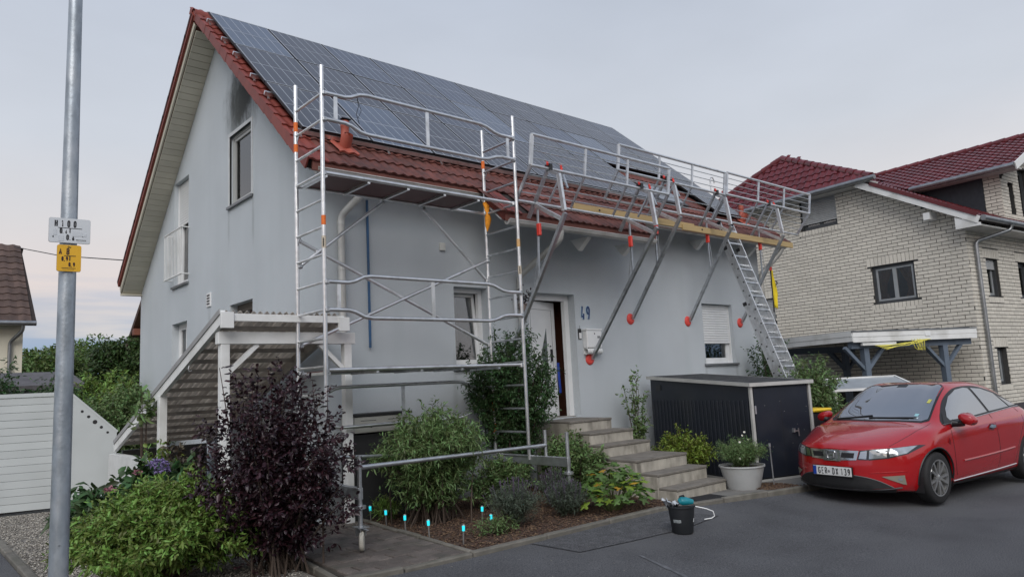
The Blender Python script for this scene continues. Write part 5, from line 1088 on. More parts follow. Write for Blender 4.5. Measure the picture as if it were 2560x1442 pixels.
# ================================================================ houses far left
hl = thing('cream_house', 'cream house with steep brown roof at the left edge behind the fence', 'house')
crm = M('cream_render', (.72, .68, .55), .9, 0, .05, 1); brt = M('brown_tile', (.085, .055, .045), .8, 0, .25, 5, island=.25)
boxp('wall', (-14, 15.35, -.1), (-1.45, 22, 4.0), crm, hl)
vv = Vector((0, 3.0, 2.68)); tiled(hl, (-13, 15.0, 3.98), (1, 0, 0), (0, 3.0, 2.68), [(0, 0), (11.82, 0), (11.72, vv.length), (0, vv.length)], brt, .30, .33, nobj=0)
MB().add([(-14, 18, 6.6), (-1.2, 18, 6.6), (-1.2, 22.4, 3.9), (-14, 22.4, 3.9)], [(0,1,2,3)]).add([(-1.46, 15.4, 4), (-1.46, 22, 4), (-1.46, 18, 6.5)], [(0,1,2)]).build('rear_roof', brt, hl)
MB().tube([(-13, 14.93, 3.95), (-1.2, 14.93, 3.95)], .07, 10).build('gutter', zg, hl, smooth=True); MB().tube(bend((-1.5, 14.95, 3.9), (-1.5, 15.0, 3.75), (-1.75, 15.28, 3.45), (-1.75, 15.28, 0)), .05, 10).build('downpipe', zg, hl, smooth=True)
h2 = thing('rear_house', 'house with brown verge and cream wall peeping out behind the grey house', 'house')
boxp('wall', (3.45, 13.9, -.1), (12, 23.2, 4.1), crm, h2)
rs_ = M('brown_roof', (.075, .04, .03), .8, 0, .2, 5)
q_ = [(23.6, 3.86), (18.5, 7.53), (13.4, 3.86)]; vs_ = [(x, y, z+dz) for dz in (0, -.22) for y, z in q_ for x in (3.0, 12.4)]
MB().add(vs_, [(0,1,3,2),(2,3,5,4),(6,8,9,7),(8,10,11,9),(0,2,8,6),(2,4,10,8),(1,7,9,3),(3,9,11,5),(0,6,7,1),(4,5,11,10)]).build('roof', rs_, h2)
boxp('purlin_end', (3.0, 22.2, 4.25), (3.46, 22.5, 4.5), M('red_brown_wood', (.2, .07, .045), .7), h2)
MB().prism([(13.9, 4.1), (23.2, 4.1), (18.5, 7.25)], lambda p: (3.45, *p), lambda p: (3.7, *p)).build('gable', crm, h2)
tag(MB().tube([(-1.75, 15.2, 6.1), (-1.1, 12.2, 5.40), (-.35, 9.2, 4.86), (.05, 8.85, 4.84)], .012, 6).build('overhead_wire', black), 'thin overhead wire running from the cream house to the grey house', 'wire')
low = thing('neighbour_shed', 'low grey shed with flat dark roof behind the privacy fence', 'shed'); MB().box((-6, 9.5, 0), (-1.2, 11, 2.0)).build('wall', M('shed_wall', (.28, .30, .32), .9), low); MB().add([(-6.2, 9.3, 2.1), (-1.0, 9.3, 2.1), (-1.0, 11.2, 2.45), (-6.2, 11.2, 2.45), (-6.2, 9.3, 2.0), (-1.0, 9.3, 2.0), (-1.0, 11.2, 2.35), (-6.2, 11.2, 2.35)], [(0,1,2,3),(7,6,5,4),(0,4,5,1),(1,5,6,2),(2,6,7,3),(3,7,4,0)]).build('roof', M('shed_dark_roof', (.09, .085, .09), .7, 0, .3, 6), low)
# ================================================================ red hatchback
random.seed(21)
car = thing('red_car', 'red five door hatchback parked at the right with plate GER DX 139', 'car', (4.93, -4.24, -.085), R(-6.8))
car.rotation_euler = (R(.6), 0, R(-6.8))
paint = M('red_paint', (.36, .005, .008), .26, .0, .03, 2, coat=1.0, spec=.5)
def car_glass(name, base):
    m = bpy.data.materials.new(name); m.use_nodes = True; n = m.node_tree.nodes; l = m.node_tree.links; n.clear(); o = n.new('ShaderNodeOutputMaterial'); g = n.new('ShaderNodeBsdfGlossy'); g.inputs['Roughness'].default_value = .015; d = n.new('ShaderNodeBsdfDiffuse'); d.inputs[0].default_value = (.012, .015, .016, 1)
    f = n.new('ShaderNodeFresnel'); f.inputs[0].default_value = 1.52; r_ = n.new('ShaderNodeMapRange'); r_.inputs[3].default_value = base; l.new(f.outputs[0], r_.inputs[0]); x = n.new('ShaderNodeMixShader'); l.new(r_.outputs[0], x.inputs[0]); l.new(d.outputs[0], x.inputs[1]); l.new(g.outputs[0], x.inputs[2]); l.new(x.outputs[0], o.inputs[0]); return m
cglass = car_glass('windscreen_glass', .52); sglass = car_glass('side_glass', .62)
chrome = M('chrome', (.72, .73, .75), .22, 1, .05); rubber = M('tyre_rubber', (.014, .014, .015), .75, 0, .2, 30); ctrim = M('car_black_trim', (.012, .012, .013), .45)
ST_ = [0, .07, .32, .72, 1.12, 1.52, 1.95, 2.4, 2.9, 3.4, 3.8, 4.08, 4.24]
# cross sections (y,z) from bottom centre to roof centre
SEC = {
 0:   [(0,.24),(.55,.24),(.68,.27),(.735,.36),(.74,.50),(.725,.60),(.66,.665),(.5,.695),(.28,.71),(0,.715)],
 .07: [(0,.20),(.62,.20),(.74,.235),(.79,.36),(.80,.53),(.78,.645),(.70,.715),(.52,.75),(.28,.768),(0,.775)],
 .32: [(0,.17),(.66,.17),(.80,.21),(.85,.38),(.865,.57),(.84,.715),(.755,.79),(.56,.832),(.3,.852),(0,.858)],
 .72: [(0,.17),(.68,.17),(.82,.20),(.875,.40),(.885,.60),(.865,.78),(.795,.865),(.62,.912),(.32,.936),(0,.942)],
 1.12:[(0,.17),(.68,.17),(.82,.20),(.875,.40),(.885,.62),(.868,.81),(.825,.91),(.69,.972),(.35,1.003),(0,1.012)],
 1.52:[(0,.17),(.68,.17),(.82,.20),(.875,.40),(.885,.63),(.87,.83),(.828,.94),(.64,1.195),(.34,1.232),(0,1.242)],
 1.95:[(0,.17),(.68,.17),(.82,.20),(.875,.40),(.885,.64),(.87,.85),(.825,.955),(.58,1.385),(.32,1.425),(0,1.435)],
 2.4: [(0,.17),(.68,.17),(.82,.20),(.875,.40),(.885,.65),(.87,.865),(.822,.97),(.565,1.415),(.31,1.455),(0,1.465)],
 2.9: [(0,.17),(.68,.17),(.82,.20),(.875,.40),(.885,.66),(.872,.88),(.815,.99),(.552,1.385),(.3,1.43),(0,1.44)],
 3.4: [(0,.18),(.68,.18),(.82,.21),(.875,.40),(.888,.66),(.87,.90),(.80,1.01),(.54,1.29),(.3,1.34),(0,1.35)],
 3.8: [(0,.22),(.66,.22),(.80,.25),(.86,.42),(.875,.68),(.85,.90),(.775,1.02),(.52,1.13),(.3,1.18),(0,1.19)],
 4.08:[(0,.28),(.6,.28),(.74,.31),(.81,.45),(.825,.68),(.80,.88),(.72,.97),(.5,1.02),(.28,1.04),(0,1.045)],
 4.24:[(0,.34),(.5,.34),(.62,.37),(.70,.48),(.71,.66),(.69,.82),(.62,.89),(.45,.93),(.25,.94),(0,.945)]}
def cr1(p, t):   # catmull-rom through list p (arrays), t in [0,len-1]
    i = min(int(t), len(p)-2); f = t-i; a = p[max(i-1, 0)]; b = p[i]; c = p[i+1]; d = p[min(i+2, len(p)-1)]
    return b+.5*f*(c-a+f*(2*a-5*b+4*c-d+f*(3*(b-c)+d-a)))
ctrl = np.array([[(s, y, z) for y, z in SEC[s]] for s in ST_])    # stations x lines x 3
NS, NL = 72, 45
G = np.zeros((NS, NL, 3))
tmp = [np.array([cr1(ctrl[:, j], t) for t in np.linspace(0, len(ST_)-1, NS)]) for j in range(10)]; tmp = np.stack(tmp, 1)
for i in range(NS):
    for k, t in enumerate(np.linspace(0, 9, NL)): G[i, k] = cr1(tmp[i], t)
G[:, :, 1] = np.maximum(G[:, :, 1], 0); G[:, 0, 1] = 0; G[:, -1, 1] = 0
def warp(x, y, z):
    f = max(0, 1-x/1.1); f = f*f*(3-2*f); b = max(0, 1-(4.24-x)/.9); b = b*b*(3-2*b); q = min(1, abs(y)/.86)**2.4
    zz = max(0, 1-abs(z-.45)/.5)
    return (x+.50*q*f-.30*q*b+.04*f*max(0, (z-.5))*2.2, y, z)
vs = []; fs = []
for sgn in (-1, 1):
    base = len(vs)
    for i in range(NS):
        for k in range(NL): x, y, z = G[i, k]; vs.append(warp(x, sgn*y, z))
    for i in range(NS-1):
        for k in range(NL-1): fs.append((base+i*NL+k, base+(i+1)*NL+k, base+(i+1)*NL+k+1, base+i*NL+k+1))
    NC = 12
    for i in (0, NS-1):    # end caps: rows towards the centre line
        cb = len(vs)
        for k in range(NL):
            x, y, z = G[i, k]
            for q in range(NC+1): vs.append(warp(x, sgn*y*(q/NC), z))
        for k in range(NL-1):
            for q in range(NC): fs.append((cb+k*(NC+1)+q, cb+k*(NC+1)+q+1, cb+(k+1)*(NC+1)+q+1, cb+(k+1)*(NC+1)+q))
me = bpy.data.meshes.new('body'); me.from_pydata(vs, [], fs); bm = bmesh.new(); bm.from_mesh(me)
bmesh.ops.remove_doubles(bm, verts=bm.verts, dist=.0008); bmesh.ops.dissolve_degenerate(bm, dist=.0004, edges=bm.edges); bmesh.ops.recalc_face_normals(bm, faces=bm.faces)
bvh = BVHTree.FromBMesh(bm); bm.to_mesh(me); bm.free()
body = link('body', me, paint, car)
# wheel arches
def bool_cut(o, cutters):
    for c in cutters: m_ = o.modifiers.new('b', 'BOOLEAN'); m_.operation = 'DIFFERENCE'; m_.object = c; m_.solver = 'EXACT'
    dg = bpy.context.evaluated_depsgraph_get(); nm = bpy.data.meshes.new_from_object(o.evaluated_get(dg)); o.modifiers.clear(); o.data = nm
    for c in cutters: bpy.data.objects.remove(c)
WX = (.90, 3.53); cut = []
for x in WX:
    for s in (-1, 1):
        cm = MB().lathe([(0, .55), (.365, .55), (.365, 1.0), (0, 1.0)], (x, 0, .315), 40, 'y'); cm.v = [(a, b*s, c) for a, b, c in cm.v]
        c = cm.build('cut', None); c.parent = car; cut.append(c)
        bmc = bmesh.new(); bmc.from_mesh(c.data); bmesh.ops.remove_doubles(bmc, verts=bmc.verts, dist=1e-5); bmesh.ops.recalc_face_normals(bmc, faces=bmc.faces); bmc.to_mesh(c.data); bmc.free()
bpy.context.view_layer.update(); bool_cut(body, cut)
body.data.materials.clear(); body.data.materials.append(paint); body.data.polygons.foreach_set('use_smooth', [True]*len(body.data.polygons)); body.data.set_sharp_from_angle(angle=R(40))
for x in WX:
    for s in (-1, 1):
        mb = MB(); n = 22; arcs = [(x+.362*math.cos(math.pi*k/n), .315+.362*math.sin(math.pi*k/n)) for k in range(n+1)]; arcs = [(arcs[0][0], .17)]+arcs+[(arcs[-1][0], .17)]
        mb.add([(a_, s*y_, z_) for y_ in (.50, .855) for a_, z_ in arcs], [(k, k+1, len(arcs)+k+1, len(arcs)+k) for k in range(len(arcs)-1)]+[tuple(range(len(arcs)))]); mb.build('wheel_housing', ctrim, car)
# features projected onto the body
def fill(poly, sub):
    bmf = bmesh.new(); v = [bmf.verts.new((p[0], p[1], 0)) for p in poly]; f = bmf.faces.new(v); bmesh.ops.triangulate(bmf, faces=[f])
    for _ in range(sub): bmesh.ops.subdivide_edges(bmf, edges=[e for e in bmf.edges if e.calc_length() > .05], cuts=1, use_grid_fill=False); bmesh.ops.triangulate(bmf, faces=bmf.faces[:])
    V = [tuple(q.co) for q in bmf.verts]; Fq = [tuple(l.index for l in q.verts) for q in bmf.faces]; bmf.verts.ensure_lookup_table(); bmf.free(); return V, Fq
def smooth_poly(p, n=5):
    P_ = [np.array(q, float) for q in p]; m_ = len(P_); out = []
    for i in range(m_):
        a, b, c, d = P_[i-1], P_[i], P_[(i+1) % m_], P_[(i+2) % m_]
        for k in range(n): f = k/n; out.append(tuple(b+.5*f*(c-a+f*(2*a-5*b+4*c-d+f*(3*(b-c)+d-a)))))
    return out
def patch(name, poly, mode, mat, off=.004, sub=3, side=-1, parent=None):
    V, Fq = fill(poly, sub); out = []
    for a, b, _ in V:
        if mode == 'side': o, d = Vector((a, side*2, b)), Vector((0, -side, 0))
        elif mode == 'front': o, d = Vector((-1.5, a, b)), Vector((1, 0, 0))
        else: o, d = Vector((a, b, 2.5)), Vector((0, 0, -1))
        h = bvh.ray_cast(o, d)
        if h[0] is None: h = bvh.find_nearest(o+d*2)
        n_ = h[1] if h[1].dot(d) < 0 else -h[1]; out.append(tuple(h[0]+n_*off))
    return MB().add(out, Fq).build(name, mat, parent or car, smooth=True)
def seamline(name, pts, mode, r_=.0035, side=-1, mat=None, n=14, off=.0):
    P_ = [np.array(q, float) for q in pts]; out = []
    for t in np.linspace(0, len(P_)-1, n):
        a, b = cr1(P_, t)
        if mode == 'side': o, d = Vector((a, side*2, b)), Vector((0, -side, 0))
        elif mode == 'front': o, d = Vector((-1.5, a, b)), Vector((1, 0, 0))
        else: o, d = Vector((a, b, 2.5)), Vector((0, 0, -1))
        h = bvh.ray_cast(o, d)
        if h[0] is not None: n_ = h[1] if h[1].dot(d) < 0 else -h[1]; out.append(h[0]+n_*off)
    return MB().tube(out, r_, 5).build(name, mat or black, car, smooth=True)
# windscreen (top projection) and side glass
ws = [(1.13, -.60), (1.06, 0), (1.13, .60), (1.20, .655), (1.90, .535), (1.955, .48), (1.99, 0), (1.955, -.48), (1.90, -.535), (1.20, -.655)]
patch('windscreen_seal', [(1.09, -.62), (1.01, 0), (1.09, .62), (1.17, .685), (1.91, .56), (1.975, .50), (2.015, 0), (1.975, -.50), (1.91, -.56), (1.17, -.685)], 'top', ctrim, .003, 4)
wsc = patch('windscreen', ws, 'top', cglass, .006, 4)
for sx_, col_ in ((1, -1), ):
    st1 = patch('sticker', [(1.22, -.52), (1.22, -.47), (1.27, -.47), (1.27, -.52)], 'top', M('sticker_blue', (.3, .55, .6), .5), .009, 0); patch('sticker', [(1.17, -.54), (1.17, -.49), (1.20, -.49), (1.20, -.54)], 'top', M('sticker_pale', (.5, .6, .62), .5), .009, 0); patch('sticker', [(1.48, -.56), (1.48, -.52), (1.56, -.52), (1.56, -.56)], 'top', M('sticker_yellow', (.5, .5, .1), .5), .009, 0)
patch('mirror_sensor', [(1.86, -.07), (1.86, .07), (1.96, .06), (1.96, -.06)], 'top', ctrim, .008, 1)
for y0, y1 in ((.1, -.52), (.58, .08)): seamline('wiper', [(1.125, y0), (1.145, (y0+y1)/2), (1.185, y1)], 'top', .009, mat=ctrim, off=.012)
for s in (-1, 1):
    tag_ = 'side'
    tri = [(1.24, .945), (1.45, 1.12), (1.72, 1.275), (2.05, 1.375), (2.45, 1.395), (2.85, 1.365), (3.25, 1.27), (3.58, 1.13), (3.70, 1.045), (3.3, 1.04), (2.5, 1.00), (1.6, .955)]
    patch('window_surround', smooth_poly(tri, 3), 'side', ctrim, .003, 4, s)
    patch('front_side_window', [(1.40, .985), (1.55, 1.13), (1.80, 1.275), (2.08, 1.355), (2.34, 1.372), (2.46, 1.36), (2.54, 1.03), (2.0, 1.00)], 'side', sglass, .007, 4, s); patch('rear_side_window', [(2.61, 1.035), (2.54, 1.36), (2.85, 1.335), (3.16, 1.255), (3.28, 1.06)], 'side', sglass, .007, 4, s); patch('quarter_window', [(3.33, 1.065), (3.24, 1.215), (3.50, 1.11), (3.60, 1.07)], 'side', sglass, .007, 3, s)
    seamline('door_seam', [(1.36, .93), (1.33, .75), (1.34, .45), (1.38, .30)], 'side', .0035, s); seamline('door_seam', [(2.56, 1.0), (2.60, .7), (2.60, .45), (2.55, .28)], 'side', .0035, s); seamline('door_seam', [(3.42, 1.03), (3.45, .85), (3.25, .62), (3.12, .40), (3.05, .28)], 'side', .0035, s)
    seamline('window_line', [(1.26, .945), (1.8, .968), (2.5, 1.003), (3.3, 1.043), (3.68, 1.05)], 'side', .006, s, alud, 20, .004)
    seamline('side_moulding', [(1.55, .47), (2.0, .475), (2.6, .49), (3.05, .51)], 'side', .012, s, paint, 16, .002); seamline('sill_strip', [(1.30, .235), (2.0, .245), (2.7, .26), (3.1, .275)], 'side', .008, s, chrome, 16, .004)
    patch('sill_panel', [(1.28, .215), (3.15, .225), (3.12, .16), (1.28, .16)], 'side', ctrim, .006, 3, s)
    hd = patch('door_handle', [(2.34, .835), (2.43, .865), (2.54, .85), (2.54, .82), (2.44, .815)], 'side', chrome, .016, 1, s); patch('handle_recess', [(2.33, .80), (2.40, .875), (2.52, .875), (2.56, .83), (2.48, .785)], 'side', M('dark_red', (.10, .004, .006), .4), .002, 1, s)
    patch('side_indicator', [(1.20, .73), (1.24, .785), (1.26, .74), (1.24, .70)], 'side', M('dark_red_lens', (.18, .004, .01), .2), .006, 1, s)
    # wheel arch lip
    lip = []
    for k in range(21):
        a = math.pi*(-.04+1.08*k/20); x, z = .90+.372*math.cos(a), .315+.372*math.sin(a)
        h = bvh.ray_cast(Vector((x, s*2, max(z, .2))), Vector((0, -s, 0))); lip.append((x, (h[0].y if h[0] else s*.86)+s*.001, z))
    MB().tube(lip, .011, 6).build('arch_lip', ctrim, car, smooth=True)
    # door mirror
    m_ = MB().tube([(1.42, s*.85, .955), (1.44, s*.92, .95), (1.44, s*.97, .965)], [.05, .04, .05], 10).build('mirror_arm', ctrim, car, smooth=True)
    MB().tube([(1.40, s*1.0, 1.01), (1.43, s*1.0, 1.01), (1.50, s*1.0, 1.01), (1.535, s*1.0, 1.01)], [.03, .075, .092, .085], 16).build('mirror_shell', paint, m_, smooth=True)
    ms_ = [c for c in m_.children][-1]
    for v in ms_.data.vertices: v.co.z = 1.01+(v.co.z-1.01)*(.86 if v.co.z > 1.01 else .95); v.co.y = s*(1.0+(abs(v.co.y)-1.0)*(1.25 if abs(v.co.y) > 1 else 1.0)-.04*(v.co.z-1.01)/.09)
    MB().lathe([(0, 0), (.078, 0)], (1.537, s*1.0, 1.01), 16, 'x').build('mirror_glass', chrome, m_)
    patch('mirror_corner', [(1.25, .93), (1.42, 1.08), (1.48, .95)], 'side', ctrim, .008, 2, s)
# front end (coordinates y,z)
lens = M('headlight_lens', (.45, .48, .50), .08, .55, .25, 14, coat=1.0); dkl = M('lamp_dark', (.05, .055, .06), .15, .3)
for s in (-1, 1):
    hl_ = [(s*.31, .585), (s*.345, .695), (s*.50, .712), (s*.66, .722), (s*.80, .742), (s*.835, .735), (s*.76, .648), (s*.62, .603), (s*.45, .582)]
    lo_ = patch('headlight', hl_, 'front', dkl, .004, 3)
    patch('lamp_lens', [(s*.33, .597), (s*.355, .685), (s*.42, .695), (s*.41, .593)], 'front', chrome, .007, 2, parent=car); patch('lamp_lens', [(s*.435, .596), (s*.445, .698), (s*.60, .71), (s*.60, .612)], 'front', lens, .007, 2); patch('lamp_lens', [(s*.625, .620), (s*.62, .714), (s*.79, .735), (s*.75, .656)], 'front', lens, .007, 2)
    patch('grille_opening', [(s*.12, .605), (s*.135, .665), (s*.285, .665), (s*.272, .600)], 'front', black, .011, 2)
    patch('fog_recess', [(s*.54, .385), (s*.735, .40), (s*.735, .285)], 'front', M('fog_grey', (.22, .21, .17), .5), .009, 4); fg = patch('fog_lamp', [(s*.675, .355), (s*.69, .37), (s*.715, .36), (s*.712, .335), (s*.685, .335)], 'front', lens, .014, 2)
    seamline('bumper_crease', [(s*.44, .425), (s*.6, .435), (s*.76, .445)], 'front', .006, mat=paint, off=.0); seamline('hood_seam', [(.30, s*.60), (.55, s*.655), (.85, s*.70), (1.13, s*.715)], 'top', .003)
gsurr = patch('grille', [(-.305, .580), (-.335, .692), (-.2, .695), (0, .698), (.2, .695), (.335, .692), (.305, .580), (.12, .570), (0, .562), (-.12, .570)], 'front', chrome, .007, 3)
patch('grille_centre', [(-.118, .558), (-.10, .702), (.10, .702), (.118, .558)], 'front', chrome, .012, 2)
patch('grille_bar', [(-.085, .578), (-.075, .692), (.075, .692), (.085, .578)], 'front', M('badge_back', (.35, .36, .38), .3, .8), .014, 2)
# badge: rounded square ring with an H
bx = -.032; bd = MB(); ring = [(.055*math.copysign(abs(math.cos(a))**.5, math.cos(a))*(1+.08*math.sin(a)), .635+.048*math.copysign(abs(math.sin(a))**.5, math.sin(a))) for a in [2*math.pi*k/28 for k in range(28)]]
h0 = bvh.ray_cast(Vector((-1.5, 0, .635)), Vector((1, 0, 0)))[0].x-.02
bd.tube([(h0, y, z) for y, z in ring+[ring[0]]], .006, 6); badge = bd.build('badge', chrome, car, smooth=True)
MB().bar((h0, -.030, .598), (h0, -.022, .672), .012, .008).bar((h0, .030, .598), (h0, .022, .672), .012, .008).bar((h0, -.026, .632), (h0, .026, .632), .008, .016).bar((h0, -.042, .670), (h0, -.016, .674), .008, .006).bar((h0, .042, .670), (h0, .016, .674), .008, .006).build('badge_letter', chrome, badge)
patch('lower_grille', [(-.64, .25), (-.50, .335), (-.3, .385), (0, .395), (.3, .385), (.50, .335), (.64, .25), (.4, .235), (0, .23), (-.4, .235)], 'front', M('mesh_black', (.008, .008, .009), .55, 0, .5, 200, .25, 400), .010, 5)
seamline('lower_lip', [(-.70, .25), (-.45, .225), (0, .218), (.45, .225), (.70, .25)], 'front', .009, mat=M('lip_grey', (.07, .07, .075), .5), n=20, off=.004); seamline('grille_edge', [(-.64, .25), (-.50, .337), (-.3, .387), (0, .397), (.3, .387), (.50, .337), (.64, .25)], 'front', .007, mat=MATS['lip_grey'], n=24, off=.004)
patch('underbody', [(-.66, .235), (0, .215), (.66, .235), (.6, .18), (-.6, .18)], 'front', ctrim, .012, 4)
pxx = bvh.ray_cast(Vector((-1.5, 0, .44)), Vector((1, 0, 0)))[0].x-.018
pl = boxp('number_plate', (pxx-.006, -.265, .375), (pxx, .265, .488), M('plate_white', (.68, .69, .68), .4), car, .003); boxp('plate_holder', (pxx, -.275, .362), (pxx+.02, .275, .494), ctrim, pl)
boxp('country_band', (pxx-.008, .218, .378), (pxx-.0055, .262, .485), M('euro_blue', (.01, .05, .32), .4), pl)
def ptxt(s, y, size, z=.43, mat=None, sx=.62): text('plate_lettering', s, size, mat or blk, pl, (pxx-.0075, y, z), (R(90), 0, R(-90)), .0006, sx=sx, bold=size*.028)
pm4 = Matrix.Translation((pxx-.0075, 0, .394)) @ Matrix.Rotation(R(-90), 4, 'Z')
strokes('plate_lettering', [('G', -.175, 0), ('E', -.128, 0), ('R', -.082, 0), ('D', .022, 0), ('X', .070, 0), ('1', .136, 0), ('3', .184, 0), ('9', .232, 0)], .074, .58, .0062, blk, pl, 0, .0008, pm4)
MB().lathe([(0, -.0005), (.017, -.0005)], (pxx-.0075, .043, .425), 14, 'x').build('seal', M('seal_grey', (.2, .2, .21), .5), pl)
# wheels
rim_m = M('alloy', (.55, .55, .54), .28, .85, .1)
for x in WX:
    for s in (-1, 1):
        wh = bpy.data.objects.new('wheel', MB().lathe([(.20, -.095), (.285, -.10), (.312, -.085), (.318, -.05), (.318, .05), (.312, .085), (.285, .10), (.20, .095)], (0, 0, 0), 48, 'y').mesh('wheel')); COL.objects.link(wh); wh.parent = car; wh.location = (x, s*.775, .318); wh.data.materials.append(rubber); wh.data.polygons.foreach_set('use_smooth', [True]*len(wh.data.polygons)); wh.rotation_euler = (0, random.uniform(0, 1), 0)
        MB().lathe([(.205, s*.095), (.225, s*.098), (.222, s*.08), (.20, s*.02), (.20, -s*.08)], (0, 0, 0), 40, 'y').build('rim', rim_m, wh, smooth=True); MB().lathe([(0, s*.02), (.2, s*.02)], (0, 0, 0), 24, 'y').build('brake_disc', M('brake_dark', (.03, .03, .03), .5, .5), wh)
        for k in range(5):
            for dd in (-.17, .17):
                a = 2*math.pi*k/5+dd; b_ = 2*math.pi*k/5+dd*1.5; MB().bar((.045*math.cos(a), s*.075, .045*math.sin(a)), (.212*math.cos(b_), s*.085, .212*math.sin(b_)), .030, .03, (0, 1, 0)).build('spoke', rim_m, wh)
        MB().lathe([(0, s*.095), (.03, s*.093), (.05, s*.082), (.055, s*.05)], (0, 0, 0), 18, 'y').build('hub', rim_m, wh, smooth=True)
boxp('floor_pan', (.5, -.7, .17), (4.0, .7, .20), ctrim, car)
# ================================================================ plants
def unit(v): return v/(np.linalg.norm(v, axis=-1, keepdims=True)+1e-9)
def leaves(name, P, A, Ln, Wd, mat, parent, fold=.25, rng=RNG, droop=0.):
    n = len(P); A = unit(A); up = np.tile([0, 0, 1.], (n, 1))+rng.normal(0, .45, (n, 3)); Sd = unit(np.cross(A, up)); Nn = np.cross(Sd, A)
    L_ = Ln*rng.uniform(.45, 1.3, (n, 1)); W_ = Wd*rng.uniform(.6, 1.25, (n, 1)); D = np.array([0, 0, -1.])*droop
    bend_ = lambda f: -Nn*W_*.9*f*f*rng.uniform(-.2, 1, (n, 1))+D*L_*f*f
    m1 = P+A*L_*.32+Nn*W_*fold*.5+bend_(.32); m2 = P+A*L_*.68+Nn*W_*fold*.4+bend_(.68); tip = P+A*L_+bend_(1.)
    e1 = -Nn*W_*fold; V = np.stack([P, m1+Sd*W_*.48+e1, m1, m1-Sd*W_*.48+e1, m2+Sd*W_*.38+e1, m2, m2-Sd*W_*.38+e1, tip], 1).reshape(-1, 3)
    k = (np.arange(n)*8)[:, None, None]; Fc = (k+np.array([[(0, 1, 2), (0, 2, 3), (1, 4, 5), (1, 5, 2), (2, 5, 6), (2, 6, 3), (4, 7, 5), (5, 7, 6)]])).reshape(-1, 3)
    return fast_mesh(name, V, Fc, mat, parent)
bark = M('bark', (.07, .05, .038), .9, 0, .3, 20, .4, 60)
def shrub(name, label, cat, base, rx, ry, H, nst, ntw, nlf, Ln, Wd, mat, seed=1, twl=.22, low=.18, stem=None, droop=.15, spread=.12, dome=.5, smin=.006, group=None, jag=.14, parts=('stems', 'foliage'), up=.35, top=1.):
    rng = np.random.default_rng(seed); t = thing(name, label, cat, base, group=group); st = MB(); PP = []; AA = []
    for i in range(nst):
        a = rng.uniform(0, 2*np.pi); r_ = np.sqrt(rng.uniform(0, 1)); h = H*(1-dome*r_*r_)*rng.uniform(1-jag*2.2, 1+jag)
        tip = np.array([rx*r_*np.cos(a), ry*r_*np.sin(a), h]); b0 = np.array([rng.normal(0, spread*rx), rng.normal(0, spread*ry), 0]); midp = b0*.5+tip*np.array([.42, .42, .62])+rng.normal(0, .04*rx, 3)*np.array([1, 1, .3])
        q = [b0*(1-u)**2+midp*2*u*(1-u)+tip*u*u for u in np.linspace(0, 1, 7)]
        if i < 70: st.tube([tuple(x) for x in q], [smin*(1.9-1.4*k/6) for k in range(7)], 5, False)
        us = rng.uniform(low, 1, ntw)**.8
        for u in us:
            p = b0*(1-u)**2+midp*2*u*(1-u)+tip*u*u; tan = unit((2*(1-u)*(midp-b0)+2*u*(tip-midp)))
            out = np.array([p[0]/rx, p[1]/ry, 0]); d = unit(tan*.5+out*.5+rng.normal(0, .55, 3)+np.array([0, 0, up])); l = twl*rng.uniform(.5, 1.2)
            ts = np.linspace(.15, 1, nlf)[:, None]; PP.append(p+d*l*ts+rng.normal(0, .008, (nlf, 3))); 
            la = unit(d*.55+rng.normal(0, .62, (nlf, 3))); AA.append(la)
    PP = np.concatenate(PP); AA = np.concatenate(AA); ok = PP[:, 2] > .02
    st.build(parts[0], stem or bark, t, smooth=True); leaves(parts[1], PP[ok], AA[ok], Ln, Wd, mat, t, rng=rng, droop=droop); return t
def leafmat(name, col, isl=.55, hue=.035, tr=.28, rough=.5): return M(name, col, rough, 0, .15, 3, island=isl, hue=hue, trans=tr)
LG = leafmat('leaf_light', (.175, .262, .055)); LM = leafmat('leaf_mid', (.14, .21, .075)); LD = leafmat('leaf_dark', (.055, .105, .036)); LP_ = leafmat('leaf_purple', (.028, .0105, .016), .65, .03, .08, .38); LY = leafmat('leaf_yellowgreen', (.17, .22, .03)); LV = leafmat('leaf_lavender', (.09, .115, .08)); LF = leafmat('leaf_far', (.125, .185, .05), .5)
# foreground left bush
shrub('green_bush', 'rounded bright green bush in the left foreground beside the lamp post', 'bush', (-2.36, -1.62, .0), .84, .78, .93, 300, 13, 9, .062, .024, LG, 3, twl=.12, dome=.58, low=.3, jag=.07)
ps = shrub('purple_shrub', 'tall dark purple leaved shrub in front of the stair canopy', 'shrub', (-1.46, -1.98, .0), .74, .66, 1.62, 180, 12, 8, .058, .033, LP_, 5, twl=.19, dome=.42, low=.10, smin=.006, spread=.2, jag=.22)
rng = np.random.default_rng(9); PP = []; AA = []; sb_ = MB()
for dx, dy, z0, z1 in ((-.52, .0, 1.2, 1.93), (-.10, -.1, 1.4, 1.9), (.16, .0, 1.3, 1.83), (.50, .2, 1.2, 1.78), (.62, .15, 1.1, 1.72), (-.3, -.1, 1.2, 1.75), (.30, .1, 1.3, 1.8)):
    q = [(dx*.85, dy, z0), (dx*.95, dy, (z0+z1)/2), (dx+rng.normal(0, .04), dy, z1)]; sb_.tube(q, [.006, .005, .003], 5)
    for z in np.linspace(z0, z1, 13):
        for k in (0, 1): f = (z-z0)/(z1-z0); PP.append((dx*(.85+.15*f), dy, z)); a = rng.uniform(0, 6.28); AA.append((np.cos(a), np.sin(a), .35))
sb_.build('shoots', M('purple_stem', (.05, .02, .02), .8), ps); leaves('shoot_leaves', np.array(PP), np.array(AA), .085, .04, LP_, ps, droop=.2)
